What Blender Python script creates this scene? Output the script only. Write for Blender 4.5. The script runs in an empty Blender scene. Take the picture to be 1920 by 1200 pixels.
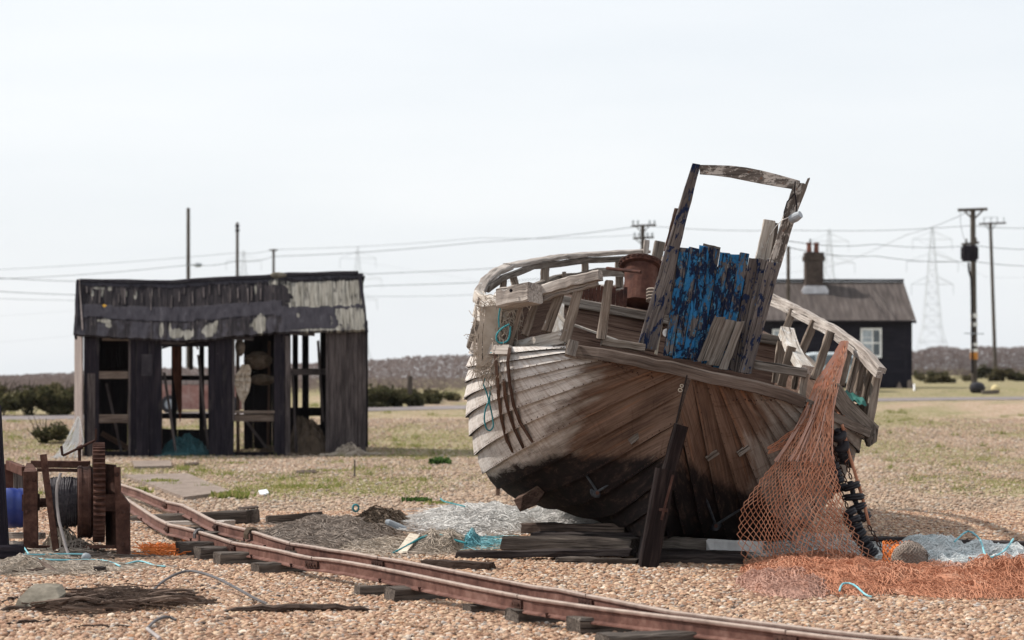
import bpy, math, random
import numpy as np
from mathutils import Vector, Matrix, noise
from mathutils.bvhtree import BVHTree
random.seed(7)
R = math.radians
V = Vector
scene = bpy.context.scene
COL = scene.collection
FPX, CX, HY, CH = 4533.0, 960.0, 690.0, 1.6
PI = math.pi
def rnd(a, b): return random.uniform(a, b)
def P(px, py, Y): return V(((px-CX)/FPX*Y, Y, CH-(py-HY)/FPX*Y))
def base_z(y):
    if y < 44: return 0.0
    if y < 85: return 0.88*(y-44)/41
    return 0.88
def gz(x, y):
    k = 1.0 if y < 55 else 0.4
    px=CX+FPX*x/max(y,1); s=min(1,max(0,(1500-px)/600)); s=s*s*(3-2*s)
    return base_z(y) - max(0,y-88)*.0040*s + k*(0.018*noise.noise(V((x*.6, y*.35, 3))) + 0.008*noise.noise(V((x*1.9, y*1.3, 8))))
def G(px, py):
    lo, hi = 5.0, 700.0
    for _ in range(60):
        m = (lo+hi)/2
        if CH-(py-HY)/FPX*m > base_z(m): lo = m
        else: hi = m
    p = P(px, py, lo); p.z = gz(p.x, p.y); return p
WL = {}
def tag(o, label=None, cat=None, group=None, kind=None):
    if label: o['label'] = label
    if cat: o['category'] = cat
    if group: o['group'] = group
    if kind: o['kind'] = kind
    return o
def thing(name, loc, label, cat, group=None):
    o = bpy.data.objects.new(name, None); COL.objects.link(o)
    o.empty_display_size = .1
    o.location = loc; WL[o.name] = V(loc)
    return tag(o, label, cat, group)
class MB:
    def __init__(s): s.v=[]; s.f=[]; s.g=[]; s.p=[]; s.m=[]; s.mi=0; s.sm=[]; s.smooth=False
    def av(s, co, g=(0,0,0), p=(0,0,0)):
        s.v.append((co[0],co[1],co[2])); s.g.append((g[0],g[1],g[2])); s.p.append((p[0],p[1],p[2])); return len(s.v)-1
    def af(s, *idx): s.f.append(tuple(idx)); s.m.append(s.mi); s.sm.append(s.smooth)
    def sweep(s, pts, prof, up=V((0,0,1)), jit=0.0, scale=None, caps=True, p=(0,0,0), lev=0):
        """closed profile [(side, up)] carried along a polyline; g = (along, side, up) in metres"""
        pts=[V(q) for q in pts]; n=len(pts); go=V((rnd(0,50),rnd(0,50),rnd(0,50)))
        rings=[]; al=0; up=V(up)
        for i,q in enumerate(pts):
            t=(pts[min(i+1,n-1)]-pts[max(i-1,0)]).normalized()
            if i: al+=(q-pts[i-1]).length
            sd=t.cross(up)
            if sd.length<1e-4: sd=t.cross(V((0,1,0)))
            sd.normalize(); u2=sd.cross(t).normalized()
            k=1 if scale is None else scale[i]
            ring=[]
            for (a,b) in prof:
                ja,jb=(rnd(-jit,jit),rnd(-jit,jit)) if jit else (0,0)
                ring.append(s.av(q+sd*(a*k+ja)+u2*(b*k+jb),(go.x+al,go.y+a,go.z+b),p))
            rings.append(ring)
        m=len(prof)
        for i in range(n-1):
            for j in range(m):
                s.af(rings[i][j],rings[i][(j+1)%m],rings[i+1][(j+1)%m],rings[i+1][j])
        if caps:
            s.af(*rings[0][::-1]); s.af(*rings[-1])
    def timber(s, p0, p1, w, h, up=V((0,0,1)), seg=6, jit=.003, taper=1.0, ch=.12, bend=0.0, ragged=0.0, p=(0,0,0)):
        """sawn timber w (side) by h (up) with worn edges"""
        p0=V(p0); p1=V(p1); c=min(w,h)*ch
        a,b=w/2,h/2
        prof=[(a-c,-b),(a,-b+c),(a,b-c),(a-c,b),(-a+c,b),(-a,b-c),(-a,-b+c),(-a+c,-b)]
        pts=[];sc=[]
        for i in range(seg+1):
            t=i/seg
            pts.append(p0.lerp(p1,t)+V((0,0,1))*(bend*math.sin(PI*t))); sc.append(1+(taper-1)*t)
        k=len(s.v)
        s.sweep(pts,prof,up,jit,sc,True,p)
        if ragged:
            d=(p1-p0).normalized()
            for j in list(range(k,k+8))+list(range(len(s.v)-8,len(s.v))):
                q=V(s.v[j])+d*rnd(-ragged,ragged); s.v[j]=tuple(q)
    def tube(s, pts, r, sides=6, r1=None, caps=True, p=(0,0,0)):
        pts=[V(q) for q in pts]; n=len(pts)
        t=(pts[1]-pts[0]).normalized(); nrm=t.orthogonal().normalized(); rings=[]; al=0
        go=rnd(0,30)
        for i,q in enumerate(pts):
            t2=(pts[min(i+1,n-1)]-pts[max(i-1,0)])
            if t2.length<1e-9: t2=t.copy()
            t2.normalize()
            nrm=(nrm-t2*nrm.dot(t2))
            if nrm.length<1e-6: nrm=t2.orthogonal()
            nrm.normalize(); bn=t2.cross(nrm); t=t2
            if i: al+=(q-pts[i-1]).length
            rr=r if r1 is None else r+(r1-r)*i/(n-1)
            rings.append([s.av(q+(nrm*math.cos(2*PI*k/sides)+bn*math.sin(2*PI*k/sides))*rr,(go+al,go+rr*math.cos(2*PI*k/sides),rr*math.sin(2*PI*k/sides)),p) for k in range(sides)])
        for i in range(n-1):
            for k in range(sides):
                s.af(rings[i][k],rings[i][(k+1)%sides],rings[i+1][(k+1)%sides],rings[i+1][k])
        if caps: s.af(*rings[0][::-1]); s.af(*rings[-1])
    def strand(s, a, b, r, p=(0,0,0)):
        """one thin three-sided strand between two knots"""
        t=b-a
        if t.length<1e-6: return
        n=t.orthogonal().normalized(); m=t.normalized().cross(n); i=len(s.v)
        for q in (a,b):
            for k in range(3):
                an=2*PI*k/3
                co=q+(n*math.cos(an)+m*math.sin(an))*r
                s.v.append((co.x,co.y,co.z)); s.g.append((co.x,co.y,co.z)); s.p.append(p)
        for k in range(3): s.af(i+k,i+(k+1)%3,i+3+(k+1)%3,i+3+k)
    def prism(s, poly, d, p=(0,0,0), gl=None):
        """polygon given a thickness along vector d; g follows gl (grain direction)"""
        poly=[V(q) for q in poly]; d=V(d); n=len(poly); go=V((rnd(0,50),rnd(0,50),rnd(0,50)))
        gl=V(gl).normalized() if gl is not None else V((0,0,1)); dn=d.normalized(); sd=gl.cross(dn)
        def gg(q): return (go.x+q.dot(gl),go.y+q.dot(sd),go.z+q.dot(dn))
        a=[s.av(q,gg(q),p) for q in poly]; b=[s.av(q+d,gg(q+d),p) for q in poly]
        s.af(*a); s.af(*b[::-1])
        for i in range(n):
            j=(i+1)%n; s.af(a[j],a[i],b[i],b[j])
    def box(s, c, sx, sy, sz, ex=V((1,0,0)), ey=V((0,1,0)), ez=V((0,0,1)), p=(0,0,0)):
        c=V(c); go=V((rnd(0,50),rnd(0,50),rnd(0,50))); ids=[]
        for a in (-.5,.5):
            for b in (-.5,.5):
                for d in (-.5,.5):
                    ids.append(s.av(c+ex*(a*sx)+ey*(b*sy)+ez*(d*sz),(go.x+a*sx,go.y+b*sy,go.z+d*sz),p))
        for q in ((0,1,3,2),(4,6,7,5),(0,4,5,1),(2,3,7,6),(0,2,6,4),(1,5,7,3)): s.af(*[ids[k] for k in q])
    def grid(s, fn, nu, nv, closed_u=False, g=None, p=None):
        ids=[[None]*(nv+1) for _ in range(nu+1)]
        for i in range(nu+1):
            for j in range(nv+1):
                co=V(fn(i/nu,j/nv)); ids[i][j]=s.av(co,g(i/nu,j/nv) if g else co,p(i/nu,j/nv,co) if p else (0,0,0))
        for i in range(nu):
            for j in range(nv): s.af(ids[i][j],ids[i+1][j],ids[i+1][j+1],ids[i][j+1])
        return ids
    def lathe(s, c, ax, prof, n=20, p=(0,0,0)):
        """profile [(distance along ax, radius)] turned about ax"""
        c=V(c); ax=V(ax).normalized(); a=ax.orthogonal().normalized(); b=ax.cross(a); rings=[]
        for (t,r) in prof:
            rings.append([s.av(c+ax*t+(a*math.cos(2*PI*k/n)+b*math.sin(2*PI*k/n))*r,(t,r*math.cos(2*PI*k/n),r*math.sin(2*PI*k/n)),p) for k in range(n)])
        for i in range(len(prof)-1):
            for k in range(n): s.af(rings[i][k],rings[i][(k+1)%n],rings[i+1][(k+1)%n],rings[i+1][k])
        s.af(*rings[0][::-1]); s.af(*rings[-1])
    def leaf(s, c, size, p):
        a=V((rnd(-1,1),rnd(-1,1),rnd(-1,1)))
        if a.length<.1: a=V((1,0,0))
        a.normalize(); b=a.orthogonal().normalized(); b=(Matrix.Rotation(rnd(0,6.3),3,a)@b)
        q=[c+a*size,c+b*size*.45,c-a*size*.6,c-b*size*.45]
        i=[s.av(x,x,p) for x in q]; s.af(*i)
    def build(s, name, mats, parent=None, label=None, cat=None, group=None, kind=None, fix=True):
        if not isinstance(mats,(list,tuple)): mats=[mats]
        if parent is not None: off=WL[parent.name]
        else:
            arr=np.array(s.v); lo=arr.min(0); hi=arr.max(0); off=V(((lo[0]+hi[0])/2,(lo[1]+hi[1])/2,lo[2]))
        me=bpy.data.meshes.new(name)
        arr=np.array(s.v,dtype=np.float64)-np.array(off)
        me.from_pydata([tuple(x) for x in arr.tolist()],[],s.f)
        for m in mats: me.materials.append(m)
        if len(mats)>1: me.polygons.foreach_set('material_index',s.m)
        if any(s.sm): me.polygons.foreach_set('use_smooth',s.sm)
        for nm,dat in (('g',s.g),('p',s.p)):
            at=me.attributes.new(nm,'FLOAT_VECTOR','POINT'); at.data.foreach_set('vector',np.array(dat,dtype=np.float32).ravel())
        me.update()
        o=bpy.data.objects.new(name,me); COL.objects.link(o)
        if parent is not None: o.parent=parent
        else: o.location=off
        WL[o.name]=V(off)
        return tag(o,label,cat,group,kind)

# ------------------------------------------------------------------ materials
class NT:
    def __init__(s,name):
        s.m=bpy.data.materials.new(name); s.m.use_nodes=True; s.t=s.m.node_tree; s.t.nodes.clear()
        s.out=s.n('ShaderNodeOutputMaterial'); s.b=s.n('ShaderNodeBsdfPrincipled'); s.l(s.b.outputs[0],s.out.inputs[0])
        s.b.inputs['Roughness'].default_value=.85
        s.b.inputs['Specular IOR Level'].default_value=.10
    def n(s,ty,**k):
        x=s.t.nodes.new(ty)
        for a,b in k.items(): setattr(x,a,b)
        return x
    def l(s,a,b): s.t.links.new(a,b)
    def attr(s,nm,o='Vector'): return s.n('ShaderNodeAttribute',attribute_name=nm).outputs[o]
    def pos(s): return s.n('ShaderNodeNewGeometry').outputs['Position']
    def mapv(s,vec,sc,loc=(0,0,0)):
        x=s.n('ShaderNodeMapping'); s.l(vec,x.inputs['Vector']); x.inputs['Scale'].default_value=sc; x.inputs['Location'].default_value=loc; return x.outputs[0]
    def noise(s,vec,sc=1,det=5,ro=.6,dist=0):
        x=s.n('ShaderNodeTexNoise'); s.l(vec,x.inputs['Vector']); x.inputs['Scale'].default_value=sc; x.inputs['Detail'].default_value=det
        x.inputs['Roughness'].default_value=ro; x.inputs['Distortion'].default_value=dist; return x.outputs['Fac']
    def ramp(s,fac,st,interp='LINEAR'):
        x=s.n('ShaderNodeValToRGB'); s.l(fac,x.inputs[0]); e=x.color_ramp; e.interpolation=interp
        while len(e.elements)<len(st): e.elements.new(.5)
        for i,(a,c) in enumerate(st):
            e.elements[i].position=a
            if not isinstance(c,(tuple,list)): c=(c,c,c)
            e.elements[i].color=(*c[:3],1)
        return x.outputs[0]
    def mix(s,f,a,b,bt='MIX'):
        x=s.n('ShaderNodeMix',data_type='RGBA',blend_type=bt)
        for inp,v in ((x.inputs[0],f),(x.inputs[6],a),(x.inputs[7],b)):
            if hasattr(v,'default_value'): s.l(v,inp)
            elif isinstance(v,(tuple,list)): inp.default_value=(*v[:3],1)
            else: inp.default_value=v
        return x.outputs[2]
    def math(s,op,a,b=0.0,c=False):
        x=s.n('ShaderNodeMath',operation=op,use_clamp=c)
        for inp,v in ((x.inputs[0],a),(x.inputs[1],b)):
            if hasattr(v,'default_value'): s.l(v,inp)
            else: inp.default_value=v
        return x.outputs[0]
    def sep(s,vec):
        x=s.n('ShaderNodeSeparateXYZ'); s.l(vec,x.inputs[0]); return x.outputs
    def col(s,c):
        if hasattr(c,'default_value'): s.l(c,s.b.inputs['Base Color'])
        else: s.b.inputs['Base Color'].default_value=(*c,1)
    def bump(s,h,st=.5,d=.01):
        x=s.n('ShaderNodeBump'); x.inputs['Strength'].default_value=st; x.inputs['Distance'].default_value=d
        s.l(h,x.inputs['Height']); s.l(x.outputs[0],s.b.inputs['Normal'])
    def rough(s,v): s.b.inputs['Roughness'].default_value=v
def wood(name,dark,mid,light,paint=(),bump=.6,gs=1.0):
    t=NT(name); g=t.attr('g')
    n1=t.noise(t.mapv(g,(2.4*gs,52*gs,52*gs)),1,7,.7,.3); n2=t.noise(t.mapv(g,(1.1,3.5,3.5),(4,2,7)),1,4,.55)
    f=t.math('ADD',t.math('MULTIPLY',n1,.62),t.math('MULTIPLY',n2,.42))
    c=t.ramp(f,[(.36,dark),(.5,mid),(.66,light)])
    h=n1
    for k,(pc,thr,soft,sc) in enumerate(paint):
        n=t.noise(t.mapv(g,(sc[0],sc[1],sc[1]),(3.1*k+1,5.7*k,9.3*k)),1,9,.72,.4)
        mk=t.ramp(n,[(thr,0),(min(.999,thr+soft),1)])
        pc2=t.mix(t.ramp(n2,[(.35,0),(.7,1)]),tuple(x*.72 for x in pc),pc)
        c=t.mix(mk,c,pc2); h=t.math('ADD',h,t.math('MULTIPLY',mk,.5))
    cr=t.noise(t.mapv(g,(1.6*gs,85*gs,85*gs),(9,1,2)),1,3,.5)
    ck=t.ramp(cr,[(.33,1),(.39,0)])
    c=t.mix(t.math('MULTIPLY',ck,.8),c,tuple(x*.3 for x in dark))
    h=t.math('SUBTRACT',h,t.math('MULTIPLY',ck,.8))
    t.col(c); t.bump(h,bump,.008); t.rough(.9); return t.m
def mottled(name,cols,sc=8,rough=.85,bump=.4,metal=0,sc2=None,bd=.006):
    t=NT(name); q=t.pos(); n1=t.noise(t.mapv(q,(sc,sc,sc)),1,8,.66); n2=t.noise(t.mapv(q,((sc2 or sc*.25),)*3,(5,1,3)),1,4,.6)
    f=t.math('ADD',t.math('MULTIPLY',n1,.6),t.math('MULTIPLY',n2,.45)); st=[.33,.45,.56,.7]
    t.col(t.ramp(f,[(st[i] if len(cols)==4 else .34+.34*i/max(1,len(cols)-1),c) for i,c in enumerate(cols)]))
    t.bump(n1,bump,bd); t.rough(rough); t.b.inputs['Metallic'].default_value=metal; return t.m
def plain(name,c,rough=.6,metal=0,sp=.3):
    t=NT(name); q=t.pos(); n=t.noise(t.mapv(q,(6,6,6)),1,5,.6)
    t.col(t.mix(t.ramp(n,[(.35,0),(.65,1)]),tuple(x*.78 for x in c),tuple(min(1,x*1.12) for x in c)))
    t.rough(rough); t.b.inputs['Metallic'].default_value=metal; t.b.inputs['Specular IOR Level'].default_value=sp; return t.m
def leafy(name,cols,rough=.8):
    t=NT(name); x=t.sep(t.attr('p'))[0]
    t.col(t.ramp(x,[(i/max(1,len(cols)-1),c) for i,c in enumerate(cols)])); t.rough(rough); t.b.inputs['Specular IOR Level'].default_value=.05
    tr=t.n('ShaderNodeBsdfTranslucent'); cr=t.b.inputs['Base Color'].links[0].from_socket; t.l(cr,tr.inputs['Color']); ms=t.n('ShaderNodeMixShader'); ms.inputs[0].default_value=.5
    t.l(t.b.outputs[0],ms.inputs[1]); t.l(tr.outputs[0],ms.inputs[2]); t.l(ms.outputs[0],t.out.inputs[0]); return t.m
M={}
M['grey_wood']=wood('grey_wood',(.045,.036,.030),(.13,.108,.092),(.30,.27,.24))
M['pale_wood']=wood('pale_wood',(.16,.13,.11),(.36,.32,.28),(.56,.52,.47),[((.62,.60,.57),.52,.06,(5,16))])
M['brown_wood']=wood('brown_wood',(.03,.018,.014),(.09,.055,.042),(.19,.13,.10))
M['dark_wood']=wood('dark_wood',(.010,.008,.009),(.028,.022,.022),(.075,.062,.056))
M['sleeper_wood']=wood('sleeper_wood',(.020,.016,.014),(.065,.053,.046),(.17,.145,.125))
M['stanchion_wood']=wood('stanchion_wood',(.05,.036,.028),(.16,.125,.10),(.34,.29,.245),[((.5,.48,.45),.62,.06,(6,20))])
M['rail_wood']=wood('rail_wood',(.10,.085,.075),(.28,.245,.22),(.50,.46,.42),[((.60,.57,.54),.60,.05,(6,20))])
M['blue_wood']=wood('blue_wood',(.030,.026,.026),(.095,.082,.078),(.20,.18,.17),[((.010,.017,.045),.47,.025,(5,12)),((.026,.15,.33),.51,.02,(5,12)),((.085,.27,.44),.57,.03,(12,26)),((.13,.115,.108),.585,.02,(7,20))],.8)
M['peeled_wood']=wood('peeled_wood',(.035,.028,.026),(.10,.085,.075),(.22,.19,.17),[((.50,.46,.42),.50,.05,(9,16)),((.22,.10,.06),.62,.03,(12,26))])
M['post_wood']=wood('post_wood',(.035,.028,.026),(.095,.08,.075),(.20,.175,.16),[((.012,.022,.06),.53,.03,(8,19)),((.03,.16,.40),.63,.03,(9,26))])
M['cream_wood']=wood('cream_wood',(.25,.2,.15),(.5,.44,.36),(.66,.6,.5))
M['tar_wood']=wood('tar_wood',(.006,.005,.009),(.014,.012,.018),(.034,.028,.034),[((.15,.13,.125),.66,.04,(3,14)),((.045,.04,.042),.56,.06,(1.5,10))])
M['tar_plain']=wood('tar_plain',(.004,.003,.006),(.010,.008,.011),(.022,.018,.021))
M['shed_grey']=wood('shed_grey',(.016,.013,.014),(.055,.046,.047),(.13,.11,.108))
M['shed_beam']=wood('shed_beam',(.05,.035,.028),(.13,.10,.085),(.22,.18,.15))
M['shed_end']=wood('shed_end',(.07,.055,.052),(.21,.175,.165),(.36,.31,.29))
M['shed_roof']=wood('shed_roof',(.008,.007,.009),(.022,.018,.022),(.055,.045,.048),[((.28,.26,.20),.66,.04,(5,7))])
M['felt']=mottled('felt',[(.020,.018,.023),(.034,.031,.038),(.06,.055,.06)],9,.9,.3)
M['bare_board']=wood('bare_board',(.05,.045,.035),(.30,.28,.22),(.46,.43,.36),[((.035,.03,.035),.54,.05,(3,10))])
M['lichen']=wood('lichen',(.18,.17,.10),(.42,.40,.30),(.55,.53,.45))
M['brown_board']=wood('brown_board',(.03,.012,.008),(.09,.035,.022),(.14,.06,.04))
M['rust']=mottled('rust',[(.018,.011,.010),(.048,.024,.019),(.085,.043,.033),(.14,.078,.06)],16,.85,.5)
M['rust_dark']=mottled('rust_dark',[(.012,.008,.008),(.035,.018,.015),(.065,.033,.026),(.10,.055,.042)],18,.8,.5)
M['rust_red']=mottled('rust_red',[(.02,.012,.012),(.048,.023,.019),(.085,.038,.028),(.13,.07,.055)],9,.85,.5)
M['rail_steel']=None
def rail_steel():
    t=NT('rail_steel'); q=t.pos(); n=t.noise(t.mapv(q,(14,14,14)),1,7,.65); n2=t.noise(t.mapv(q,(2,2,2)),1,3,.5)
    c=t.ramp(t.math('ADD',t.math('MULTIPLY',n,.6),t.math('MULTIPLY',n2,.4)),[(.36,(.068,.033,.027)),(.52,(.145,.073,.058)),(.68,(.23,.135,.11))])
    top=t.sep(t.attr('p'))[0]
    w=t.math('MULTIPLY',top,t.ramp(n,[(.3,.55),(.6,1)]))
    c=t.mix(w,c,(.36,.295,.255)); t.col(c); t.rough(.62); t.b.inputs['Metallic'].default_value=.12; t.bump(n,.35,.004); return t.m
M['rail_steel']=rail_steel()
M['black_rubber']=plain('black_rubber',(.016,.015,.02),.55)
M['cable']=mottled('cable',[(.018,.016,.020),(.04,.036,.042),(.075,.07,.075)],40,.6,.3)
M['blue_plastic']=plain('blue_plastic',(.010,.030,.19),.35,0,.5)
M['white_paint']=plain('white_paint',(.78,.78,.77),.5)
M['hose']=plain('hose',(.30,.27,.26),.55)
M['wire_grey']=plain('wire_grey',(.10,.095,.10),.6)
def netmat(nm,cols,sc=9):
    t=NT(nm); q=t.pos(); n=t.math('ADD',t.math('MULTIPLY',t.noise(t.mapv(q,(sc,sc,sc)),1,4,.6),.5),t.math('MULTIPLY',t.noise(t.mapv(q,(2.2,1.2,2.2),(4,4,1)),1,3,.6),.5)); t.col(t.ramp(n,[(.32+.36*i/max(1,len(cols)-1),c) for i,c in enumerate(cols)])); t.rough(.9)
    t.b.inputs['Specular IOR Level'].default_value=.15; return t.m
M['net_orange']=netmat('net_orange',[(.29,.12,.068),(.43,.195,.118),(.52,.31,.215)],6)
M['net_pink']=netmat('net_pink',[(.30,.18,.14),(.43,.26,.205),(.46,.23,.15)],5)
M['net_beige']=netmat('net_beige',[(.22,.18,.14),(.40,.34,.28),(.52,.46,.40)])
M['net_grey']=netmat('net_grey',[(.15,.12,.10),(.24,.20,.17),(.33,.285,.25)])
M['net_brown']=netmat('net_brown',[(.05,.035,.026),(.10,.075,.055),(.18,.14,.11)],8)
M['net_white']=netmat('net_white',[(.42,.40,.38),(.62,.61,.59),(.72,.71,.69)])
M['net_bluewhite']=netmat('net_bluewhite',[(.42,.52,.55),(.68,.71,.71),(.76,.77,.76)],5)
M['net_teal']=netmat('net_teal',[(.02,.07,.085),(.045,.11,.125),(.09,.16,.17)],6)
M['rope_teal']=netmat('rope_teal',[(.015,.11,.13),(.04,.21,.24),(.08,.30,.33)])
M['rope_blue']=netmat('rope_blue',[(.10,.30,.36),(.2,.46,.52),(.36,.6,.64)])
M['tuft_orange']=netmat('tuft_orange',[(.35,.09,.02),(.60,.18,.05),(.68,.27,.1)],14)
M['tarp_green']=plain('tarp_green',(.02,.115,.095),.6)
M['seaweed']=netmat('seaweed',[(.04,.026,.021),(.10,.068,.052),(.19,.14,.11)],10)
M['concrete']=mottled('concrete',[(.14,.11,.09),(.20,.16,.135),(.29,.24,.205)],14,.95,.4)
M['stone']=mottled('stone',[(.045,.04,.034),(.14,.125,.10),(.24,.215,.175)],11,.95,.5)
M['paper']=plain('paper',(.72,.75,.8),.7)
M['galv']=plain('galv',(.30,.33,.36),.6)
M['pole_wood']=wood('pole_wood',(.035,.03,.025),(.075,.062,.052),(.13,.11,.095))
M['orange_paint']=plain('orange_paint',(.55,.22,.03),.6)
M['yellow_paint']=plain('yellow_paint',(.55,.46,.24),.6)
M['house_black']=wood('house_black',(.010,.009,.014),(.017,.016,.024),(.03,.028,.036))
M['brick']=mottled('brick',[(.03,.024,.022),(.06,.046,.04),(.11,.085,.07)],10,.95,.4)
M['clay']=plain('clay',(.17,.065,.045),.8)
M['glass']=plain('glass',(.35,.40,.44),.08,0,.8)
M['glass_dark']=plain('glass_dark',(.05,.07,.08),.06,0,.8)
M['car_paint']=plain('car_paint',(.45,.50,.52),.3,0,.5)
M['iron']=mottled('iron',[(.02,.022,.026),(.05,.056,.065),(.09,.10,.11)],22,.6,.4,.3)
M['gorse']=leafy('gorse',[(.030,.032,.016),(.06,.060,.030),(.10,.092,.046),(.15,.13,.07)])
M['gorse_light']=leafy('gorse_light',[(.045,.042,.022),(.085,.075,.04),(.14,.115,.065)])
M['bare_twig']=leafy('bare_twig',[(.16,.128,.124),(.19,.155,.15),(.23,.19,.184)])
M['grass']=leafy('grass',[(.11,.14,.03),(.18,.20,.06),(.33,.28,.13)])
M['hazed_pylon_steel']=plain('hazed_pylon_steel',(.46,.49,.52),.6)  # steel lightened so the fading by haze sits in the colour
M['post_black']=wood('post_black',(.006,.004,.004),(.015,.010,.010),(.042,.030,.026))
M['weed']=leafy('weed',[(.022,.05,.013),(.05,.095,.025),(.085,.14,.045)])
M['driftwood']=wood('driftwood',(.018,.012,.010),(.06,.042,.034),(.15,.115,.095))
def hull_mat():
    t=NT('hull_planking'); g=t.attr('g'); p=t.sep(t.attr('p'))
    n1=t.noise(t.mapv(g,(2.4,58,58)),1,7,.7,.2); n2=t.noise(t.mapv(g,(1.3,5,5),(3,1,4)),1,5,.6); dr=t.noise(t.mapv(g,(26,1.6,1),(5,2,8)),1,6,.7); n3=t.noise(t.mapv(g,(5,14,14),(8,3,1)),1,9,.74,.3)
    f=t.math('ADD',t.math('MULTIPLY',n1,.5),t.math('MULTIPLY',n2,.52))
    wood_c=t.ramp(f,[(.34,(.040,.023,.017)),(.47,(.100,.061,.043)),(.6,(.165,.108,.080)),(.74,(.27,.20,.16))])
    streak=t.ramp(t.noise(t.mapv(g,(1.0,16,16),(7,7,1)),1,4,.6),[(.56,0),(.7,1)])
    wood_c=t.mix(t.math('MULTIPLY',streak,.55),wood_c,(.24,.115,.06))
    grey=t.ramp(f,[(.3,(.10,.085,.075)),(.5,(.22,.19,.165)),(.72,(.36,.32,.285))])
    white=t.ramp(t.math('ADD',t.math('MULTIPLY',n1,.45),t.math('MULTIPLY',n3,.55)),[(.30,(.17,.145,.125)),(.40,(.38,.35,.325)),(.50,(.57,.545,.52)),(.7,(.68,.66,.64))])
    mg=t.ramp(t.math('ADD',p[2],t.math('MULTIPLY',t.math('SUBTRACT',n2,.5),1.3)),[(.4,0),(.62,1)])
    c=t.mix(mg,wood_c,grey)
    mw=t.ramp(t.math('ADD',p[0],t.math('MULTIPLY',t.math('SUBTRACT',t.math('ADD',t.math('MULTIPLY',n3,.45),t.math('MULTIPLY',n2,.55)),.5),1.5)),[(.34,0),(.66,1)])
    white=t.mix(t.ramp(dr,[(.40,.75),(.56,0)]),white,t.mix(1.0,white,(.62,.55,.50),'MULTIPLY'))
    c=t.mix(mw,c,white)
    c=t.mix(t.ramp(dr,[(.54,0),(.68,.6)]),c,t.mix(1.0,c,(.50,.42,.37),'MULTIPLY'))
    tar=t.ramp(n3,[(.36,(.005,.004,.004)),(.52,(.012,.008,.008)),(.61,(.034,.022,.017)),(.68,(.07,.048,.037)),(.73,(.24,.205,.17))])
    mt=t.ramp(t.math('ADD',p[1],t.math('MULTIPLY',t.math('SUBTRACT',t.math('ADD',t.math('MULTIPLY',n3,.5),t.math('ADD',t.math('MULTIPLY',dr,.08),t.math('MULTIPLY',n2,.42))),.5),2.3)),[(.34,0),(.70,1)])
    c=t.mix(mt,c,tar)
    cr=t.noise(t.mapv(g,(1.4,80,80),(2,5,6)),1,3,.5); ck=t.ramp(cr,[(.29,1),(.35,0)])
    c=t.mix(t.math('MULTIPLY',ck,.7),c,(.03,.02,.018))
    t.col(c); t.bump(t.math('ADD',n1,t.math('MULTIPLY',mw,.3)),.55,.006); t.rough(.82); return t.m
M['hull']=hull_mat()
M['seam_and_lap_shade']=plain('seam_and_lap_shade',(.018,.013,.012),.9)  # dark joint colour, also used as painted shade under the hull laps


def roof_mat():
    t=NT('shed_roof_wear'); g=t.attr('g'); p=t.sep(t.attr('p'))
    n1=t.noise(t.mapv(g,(2,26,26)),1,7,.7,.2); n2=t.noise(t.mapv(g,(4,7,7),(3,1,4)),1,6,.65); n3=t.noise(t.mapv(g,(1.2,18,18),(8,2,1)),1,5,.6)
    dark=t.ramp(n1,[(.35,(.007,.006,.008)),(.55,(.02,.017,.02)),(.72,(.07,.058,.055))])
    str_=t.ramp(n3,[(.60,0),(.68,1)]); dark=t.mix(t.math('MULTIPLY',str_,t.ramp(n2,[(.45,0),(.6,.8)])),dark,(.17,.145,.135))
    felt=t.ramp(n2,[(.35,(.022,.02,.026)),(.6,(.042,.039,.047)),(.75,(.075,.07,.078))])
    mf=t.ramp(t.math('ADD',p[1],t.math('MULTIPLY',t.math('SUBTRACT',n2,.5),.5)),[(.45,0),(.55,1)])
    c=t.mix(mf,dark,felt)
    bare=t.ramp(t.math('ADD',t.math('MULTIPLY',n1,.55),t.math('MULTIPLY',n3,.45)),[(.36,(.05,.045,.035)),(.45,(.14,.13,.11)),(.56,(.26,.245,.215)),(.7,(.38,.365,.33))])
    mb_=t.ramp(t.math('ADD',p[0],t.math('MULTIPLY',t.math('SUBTRACT',t.math('ADD',t.math('MULTIPLY',n1,.5),t.math('MULTIPLY',n2,.5)),.5),2.0)),[(.42,0),(.62,1)])
    c=t.mix(mb_,c,bare); c=t.mix(t.ramp(p[2],[(.4,0),(.6,.8)]),c,(.45,.25,.03))
    t.col(c); t.rough(.92); t.bump(t.math('ADD',n1,mb_),.6,.012); return t.m
M['roof_wear']=roof_mat()
# ------------------------------------------------------------------ camera, world, sun
cam_d=bpy.data.cameras.new('camera'); cam=bpy.data.objects.new('camera',cam_d); COL.objects.link(cam); scene.camera=cam
cam.location=(0,0,CH); cam.rotation_euler=(R(90),0,0)
cam_d.sensor_width=36; cam_d.lens=36*FPX/1920; cam_d.shift_y=(HY-600)/1920
cam_d.clip_end=6000; cam_d.clip_start=.5
cam_d.dof.use_dof=True; cam_d.dof.focus_distance=19.3; cam_d.dof.aperture_fstop=2.8
SUN_EL, SUN_AZ = R(46), R(-72)         # azimuth measured from +Y towards +X : light comes from the left, slightly behind the boat
sd=V((math.sin(SUN_AZ)*math.cos(SUN_EL),math.cos(SUN_AZ)*math.cos(SUN_EL),math.sin(SUN_EL)))
sun_d=bpy.data.lights.new('sun','SUN'); sun=bpy.data.objects.new('sun',sun_d); COL.objects.link(sun)
sun.location=sd*40; sun.rotation_euler=(-sd).to_track_quat('-Z','Y').to_euler()
sun_d.energy=4.0; sun_d.angle=R(1.2); sun_d.color=(1,.93,.85)
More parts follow.
